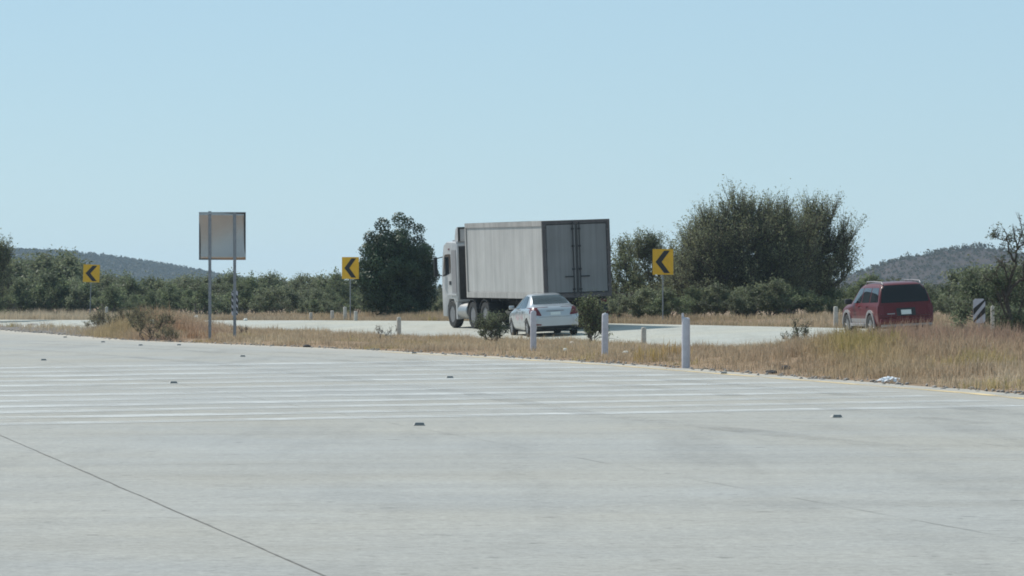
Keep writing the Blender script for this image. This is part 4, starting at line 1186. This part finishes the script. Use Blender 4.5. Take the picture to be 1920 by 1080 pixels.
put('verge_bush', vb4, spot(315, 127), 2.0, .62, .55, 'low dark green weed beside the reddish dry grass near the sign', 'bush')
vb5 = plant('bush', [(0, 0, .25, .45, .3, .16)], 8, 4, 3, .04, 6, .012, .2, .8, .03, (.12, .10, .07), (.16, .13, .09), .4, .3, rfac=.010)
put('dry_weed', vb5, spot(722, 128), 0, 1.0, 1.1, 'leafless twiggy weed on the verge below the round dark tree', 'weed')
put('dry_weed', vb5, spot(455, 133), 1, .7, .8, 'small twiggy weed just past the sign posts', 'weed')

# --- dry grass
def grass_mesh(name, X, Y, H, W_, tint, lean=.35, blades=9, spread=.08):
    n = len(X); m = n * blades
    x = np.repeat(X, blades) + rng.normal(size=m) * spread; y = np.repeat(Y, blades) + rng.normal(size=m) * spread
    h = np.repeat(H, blades) * rng.uniform(.55, 1.2, m); w = W_ * rng.uniform(.6, 1.4, m)
    z = ground_h(x, y) - .01
    a = rng.uniform(0, 2 * np.pi, m); l = h * lean * np.abs(rng.normal(size=m))
    dx, dy = np.cos(a), np.sin(a)
    sx, sy = -dy * w * .5, dx * w * .5
    v0 = np.stack([x - sx, y - sy, z], 1); v1 = np.stack([x + sx, y + sy, z], 1)
    mx, my = x + dx * l * .35, y + dy * l * .35
    v2 = np.stack([mx + sx * .8, my + sy * .8, z + h * .6], 1); v3 = np.stack([mx - sx * .8, my - sy * .8, z + h * .6], 1)
    v4 = np.stack([x + dx * l, y + dy * l, z + h * np.sqrt(np.maximum(.1, 1 - (l / h) ** 2 * .6))], 1)
    V = np.stack([v0, v1, v2, v3, v4], 1).reshape(-1, 3)
    i = np.arange(m) * 5
    Q = np.stack([i, i + 1, i + 2, i + 3], 1); T = np.stack([i + 3, i + 2, i + 4], 1)
    tn = np.repeat(tint, blades, 0) * rng.uniform(.9, 1.1, (m, 1))
    return mesh_np(name, V, Q, T, tint=np.repeat(tn, 5, 0))

def g_tint(X, Y):
    """colour of the grass itself: straw, tan, russet and a few green-yellow patches"""
    n = len(X)
    straw = np.array([.45, .36, .235]); tan = np.array([.37, .285, .20]); russet = np.array([.325, .225, .165]); olive = np.array([.36, .295, .105])
    a = np.clip(.5 + .6 * wob(X, Y, 2.3, 1) + rng.normal(size=n) * .25, 0, 1)[:, None]
    c = straw * a + tan * (1 - a)
    r = np.clip(1.2 * np.exp(-((X - 9.4) / 2.8) ** 2 - ((Y - 88) / 13) ** 2) + np.exp(-((X + 10.4) / 1.6) ** 2 - ((Y - 135) / 12) ** 2) + .25 * wob(X, Y, 4, 5), 0, 1)[:, None]
    c = c * (1 - r) + russet * r
    pl = np.clip(1.2 * np.exp(-((X - 8.6) / 1.3) ** 2 - ((Y - 68) / 5) ** 2) + .6 * (wob(X, Y, 2.7, 15) > .6), 0, .8)[:, None]
    c = c * (1 - pl) + np.array([.50, .42, .31]) * pl
    o = np.clip(.75 * np.exp(-((X - 6.7) / .6) ** 2 - ((Y - 84) / 6) ** 2) + .35 * np.exp(-((X + 12.9) / 1.3) ** 2 - ((Y - 140) / 8) ** 2) + .6 * (wob(X, Y, 1.5, 9) > .75), 0, .9)[:, None]
    return c * (1 - o) + olive * o

n = 66000
Y = rng.uniform(48, 175, n); Xw = rng.uniform(0, 1, n)
x0 = edge_x(Y); x1 = road_x(Y) - ROADW
X = x0 + .12 + (x1 - x0 - .2) * Xw
pxv = CX + X / Y * F
edge_d = X - x0
dens = np.clip(.30 + .75 * wob(X, Y, 1.3, 4) + .25 * rng.uniform(size=n), 0.05, 1)
dens = dens * np.where((X < -14.5) & (Y > 148), .12, 1) * np.clip(.25 + edge_d / 1.2, 0, 1)
mound = np.exp(-((X - 8.8) / 3.2) ** 2 - ((Y - 86) / 13.) ** 2) + np.exp(-((X + 12.0) / 1.9) ** 2 - ((Y - 142) / 11.) ** 2)
dens = np.clip(dens + mound, 0, 1)
keep = (rng.uniform(size=n) < dens) & (pxv > -300) & (pxv < 2500)
X, Y, mound, edge_d = X[keep], Y[keep], mound[keep], edge_d[keep]
Hh = (.15 + .07 * wob(X, Y, 1.9, 6) + .05 * rng.uniform(size=len(X))) * np.clip(.45 + edge_d / 1.5, .45, 1) + .24 * np.clip(mound, 0, 1) ** 1.2
Hh = np.maximum(.06, Hh * (1 + .5 * wob(X, Y, .45, 11) + .35 * wob(X, Y, .17, 12) + .3 * wob(X, Y, 1.1, 13)))
go = link('dry_grass', grass_mesh('dry_grass', X, Y, Hh, .011, g_tint(X, Y), .62, 9, .09), M['grass'])
tag(go, 'dry straw-coloured grass covering the verge between lot and road', 'grass', kind='stuff')

n = 20000
Y = rng.uniform(95, 232, n); T_ = rng.uniform(0, 1, n) ** 1.6 * 9 + .15
X = road_x(Y) + T_
pxv = CX + X / Y * F
keep = (pxv > -80) & (pxv < 2000) & (rng.uniform(size=n) < np.clip(.55 + .6 * wob(X, Y, 2.2, 8), .08, 1))
X, Y, T_ = X[keep], Y[keep], T_[keep]
pale = np.clip(np.exp(-((X + 25) / 7) ** 2), 0, 1)[:, None]
tn = g_tint(X, Y) * .9 * (1 - pale) + np.array([.52, .43, .31]) * pale
Hh = .20 + .10 * wob(X, Y, 2.0, 3) + .07 * rng.uniform(size=len(X)) + .22 * pale[:, 0]
go = link('roadside_grass', grass_mesh('roadside_grass', X, Y, np.maximum(.08, Hh), .014, tn, .38, 8, .10), M['grass'])
tag(go, 'dry tan grass along the outer edge of the road below the thicket', 'grass', kind='stuff')

n = 900
Y = rng.uniform(56, 165, n); X = edge_x(Y) + rng.normal(size=n) * .22 + .08
k = np.abs(CX + X / Y * F - 960) < 1050; X, Y = X[k], Y[k]; n = len(X)
S = rng.uniform(.012, .045, n)
o6 = np.array([(1, 0, 0), (0, 1, 0), (-1, 0, 0), (0, -1, 0), (0, 0, .7), (0, 0, -.7)], float)
jt = 1 + .35 * rng.normal(size=(n, 6, 1))
Vg = np.stack([X, Y, np.maximum(ground_h(X, Y), 0) + .005], 1)[:, None, :] + o6[None] * jt * S[:, None, None]
tri = np.array([(0, 1, 4), (1, 2, 4), (2, 3, 4), (3, 0, 4), (1, 0, 5), (2, 1, 5), (3, 2, 5), (0, 3, 5)])
go = link('gravel', mesh_np('gravel', Vg.reshape(-1, 3), None, (tri[None] + (np.arange(n) * 6)[:, None, None]).reshape(-1, 3)), M['rock'])
tag(go, 'loose gravel scattered along the broken edge of the lot', 'gravel', kind='stuff')

# taller tufts that can be told apart
def tuft(px, d, n, h, col, lab, spread=.14):
    X = np.array([(px - CX) / F * d]) ; Y = np.array([d])
    x = X + rng.normal(size=n) * spread; y = Y + rng.normal(size=n) * spread
    me = grass_mesh('grass_tuft', x, y, h * rng.uniform(.7, 1.1, n), .012, np.array(col)[None] * rng.uniform(.8, 1.2, (n, 1)), .45, 9, .05)
    bz = gz(X[0], d)
    co = np.zeros(len(me.vertices) * 3, np.float32); me.vertices.foreach_get('co', co); co = co.reshape(-1, 3) - np.array([X[0], d, bz], np.float32)
    me.vertices.foreach_set('co', co.ravel().astype(np.float32)); me.update()
    o = link('grass_tuft', me, M['grass']); o.location = (X[0], d, bz)
    tag(o, lab, 'grass tuft')
tuft(1222, 91, 14, .46, (.42, .31, .13), 'yellow grass tuft at the lot edge between two white posts', .16)
tuft(1262, 94, 12, .44, (.42, .30, .14), 'straw tuft just left of the broken-topped white post', .15)
tuft(832, 122, 14, .36, (.40, .28, .14), 'straw tuft in front of the lorry front wheel', .22)
tuft(1170, 108, 12, .30, (.38, .27, .14), 'low straw tuft behind the round-topped post by the road', .18)
tuft(1640, 83, 20, .50, (.30, .25, .09), 'greenish yellow grass tuft below the red car', .3)
tuft(1330, 106, 12, .32, (.37, .26, .14), 'straw tuft on the road side of the broken-topped post', .2)
tuft(283, 132, 10, .26, (.42, .33, .12), 'yellow tuft at the lot edge below the weedy mound', .16)

for px_, d_, h_, lab_ in ((296, 139, .62, 'tall russet tuft just behind the white-capped stub'), (322, 137, .60, 'tall russet tuft midway between the white-capped stub and the sign'), (345, 134, .50, 'russet tuft where the mound slopes down to the sign'), (364, 131, .36, 'low russet tuft nearest the sign posts on the mound'), (272, 143, .66, 'tall tan tuft on the crest of the weedy mound')):
    tuft(px_, d_, 30, h_, (.36, .235, .15), lab_, .30)
# --- hills, the scrub that covers them and the far flat scrub
def hill(name, X, Y, ridge, yc, wy, lab, mt):
    gx, gy = np.meshgrid(X, Y)
    h = np.interp(gx, *ridge) * np.exp(-((gy - yc) / wy) ** 2)
    h = h * (1 + .10 * wob(gx, gy, wy * .25, 2)) + .6 * wob(gx, gy, wy * .07, 5) * np.clip(h / 4, 0, 1) - 1.0 * (h < .3) - .4
    V = np.stack([gx, gy, h], -1).reshape(-1, 3); a = len(X)
    ii = np.arange(len(V)).reshape(len(Y), a)
    Q = np.stack([ii[:-1, :-1], ii[:-1, 1:], ii[1:, 1:], ii[1:, :-1]], -1).reshape(-1, 4)
    o = link(name, mesh_np(name, V, Q, smooth_=True), M[mt]); tag(o, lab, 'hill', kind='structure')
    def hf(x, y):
        k = np.interp(x, *ridge) * np.exp(-((y - yc) / wy) ** 2)
        return k * (1 + .10 * wob(x, y, wy * .25, 2)) + .6 * wob(x, y, wy * .07, 5) * np.clip(k / 4, 0, 1) - 1.0 * (k < .3) - .4
    return hf
LR = ([-950, -700, -450, -331, -281, -262, -250, -231, -209, -190, -172, -140, -110], [0, 16, 27, 25.5, 23.2, 22.0, 20.2, 18.0, 15.0, 11.5, 8.5, 4, 0])
h1 = hill('hill', np.linspace(-950, -110, 170), np.linspace(1950, 3050, 90), LR, 2500, 260, 'low bushy hill fading blue-grey behind the thicket', 'hill_green')
RR = ([100, 108, 116, 124, 131, 139, 148, 156, 163, 171, 180, 204, 250, 300, 360], [0, 1.5, 4.2, 7.4, 10.2, 12.0, 13.7, 15.6, 16.4, 15.2, 13.2, 9, 4, 1, 0])
h2 = hill('hill', np.linspace(100, 360, 130), np.linspace(1200, 1800, 90), RR, 1500, 130, 'rocky brown hill with scattered trees behind the red car', 'hill_brown')

def clumps(name, X, Y, Z, S, leaves, leaf, tints, lab, cat='scrub', flat=.75):
    n = len(X); m = n * leaves
    dv = unit(rng.normal(size=(m, 3))); rad = rng.uniform(.35, 1, m)[:, None]
    s = np.repeat(S, leaves)
    wid = np.repeat(rng.uniform(.8, 1.6, n), leaves)
    P = np.stack([np.repeat(X, leaves) + dv[:, 0] * rad[:, 0] * s * .55 * wid, np.repeat(Y, leaves) + dv[:, 1] * rad[:, 0] * s * .55 * wid, np.repeat(Z, leaves) + s * .5 + dv[:, 2] * rad[:, 0] * s * .5], 1)
    o = link(name, leaf_mesh(name, P, unit(dv + rng.normal(size=(m, 3)) * .6), leaf * s * rng.uniform(.6, 1.3, m), np.repeat(tints, leaves, 0), .7), M['leaf'])
    tag(o, lab, cat, kind='stuff')
def tints(n, a, b): 
    t = rng.uniform(size=(n, 1)); return np.array(a) * (1 - t) + np.array(b) * t
n = 5200
X = rng.uniform(-420, -130, n); Y = 2500 + rng.uniform(-330, 60, n); 
Xr = rng.uniform(-360, -135, 260); X = np.concatenate([X, Xr]); Y = np.concatenate([Y, 2500 + rng.uniform(-30, 30, 260)])
Z = h1(X, Y); k = Z > -.3; X, Y, Z = X[k], Y[k], Z[k]
clumps('hillside_scrub', X, Y, Z - .2, rng.uniform(1.4, 3.4, len(X)), 26, .42, tints(len(X), (.035, .045, .03), (.065, .072, .05)), 'blue-grey bushes dotting the far hill beyond the thicket')
n = 2600
X = rng.uniform(112, 235, n); Y = 1500 + rng.uniform(-170, 30, n); Z = h2(X, Y); k = (Z > -.2) & (rng.uniform(size=n) < .8); X, Y, Z = X[k], Y[k], Z[k]
S = rng.uniform(.6, 1.7, len(X))
px_r = np.array([1637, 1655, 1668, 1690, 1702, 1722, 1738, 1762, 1779, 1792, 1808, 1815, 1828, 1836, 1850, 1863, 1880])
X = np.concatenate([X, (px_r - 960) / F * 1500]); Y = np.concatenate([Y, np.full(len(px_r), 1500.)]); Z = np.concatenate([Z, h2((px_r - 960) / F * 1500, np.full(len(px_r), 1500.))]); S = np.concatenate([S, rng.uniform(1.6, 3.4, len(px_r))])
clumps('hillside_scrub', X, Y, Z - .2, S, 34, .32, tints(len(X), (.050, .055, .035), (.095, .09, .06)), 'scattered dark bushes on the brown hill behind the red car')
n = 5200
Y = rng.uniform(275, 1250, n) ; px = rng.uniform(-700, 2600, n); X = (px - 960) / F * Y
S = rng.uniform(1.3, 2.6, n)
clumps('far_scrub', X, Y, np.full(n, -.1), S, 40, .16, tints(n, (.045, .055, .035), (.085, .095, .06)), 'flat mass of far scrub filling the plain beyond the thicket')

# ------------------------------------------------------------------ air, light, camera
b = MB(); b.box(-4400, 4400, -800, 5800, -5.0, 48.0)
hz = b.build('haze', None); hz['kind'] = 'stuff'; hz['label'] = 'thin pale blue haze in the air over the plain'; hz['category'] = 'haze'
hm = bpy.data.materials.new('thin_haze'); hm.use_nodes = True
nt = hm.node_tree; nt.nodes.remove(nt.nodes['Principled BSDF'])
pv = nt.nodes.new('ShaderNodeVolumePrincipled'); pv.inputs['Color'].default_value = (.60, .80, 1.0, 1)
pv.inputs['Density'].default_value = HAZE = .000115; pv.inputs['Anisotropy'].default_value = .2
nt.links.new(pv.outputs['Volume'], nt.nodes['Material Output'].inputs['Volume'])
hz.data.materials.append(hm)

EL, AZ = 48.0, 312.0        # sun high, left and a little beyond the scene
w = bpy.data.worlds.new("World"); SC.world = w; w.use_nodes = True
nt = w.node_tree; sky = nt.nodes.new('ShaderNodeTexSky'); sky.sky_type = 'NISHITA'; sky.sun_disc = False
sky.sun_elevation = R(EL); sky.sun_rotation = R(AZ); sky.altitude = 1500; sky.air_density = 1.0; sky.dust_density = 0; sky.ozone_density = 5.2
nt.links.new(mix(nt, .70, sky.outputs[0], (3.6, 5.25, 6.15)), nt.nodes['Background'].inputs[0]); nt.nodes['Background'].inputs[1].default_value = .092
su = bpy.data.lights.new('sun', 'SUN'); su.energy = 3.6; su.angle = R(.5); su.color = (1, .955, .88)
so_ = bpy.data.objects.new('sun', su); COL.objects.link(so_)
sd_ = Vector((math.sin(R(AZ)) * math.cos(R(EL)), math.cos(R(AZ)) * math.cos(R(EL)), math.sin(R(EL))))
so_.rotation_euler = sd_.to_track_quat('Z', 'Y').to_euler()

cd = bpy.data.cameras.new('camera'); co_ = bpy.data.objects.new('camera', cd); COL.objects.link(co_)
co_.location = (0, 0, EYE); co_.rotation_euler = (R(90), 0, 0)
cd.sensor_width = 36; cd.lens = 36 * F / 1920; cd.clip_start = .5; cd.clip_end = 20000
SC.camera = co_
SC.view_settings.view_transform = 'Standard'; SC.view_settings.look = 'None'; SC.view_settings.gamma = 1; SC.view_settings.exposure = .36
SC.render.engine = 'CYCLES'
SC.cycles.use_denoising = True
SC.cycles.filter_width = 1.8
SC.cycles.max_bounces = 6; SC.cycles.volume_bounces = 1; SC.cycles.transparent_max_bounces = 12
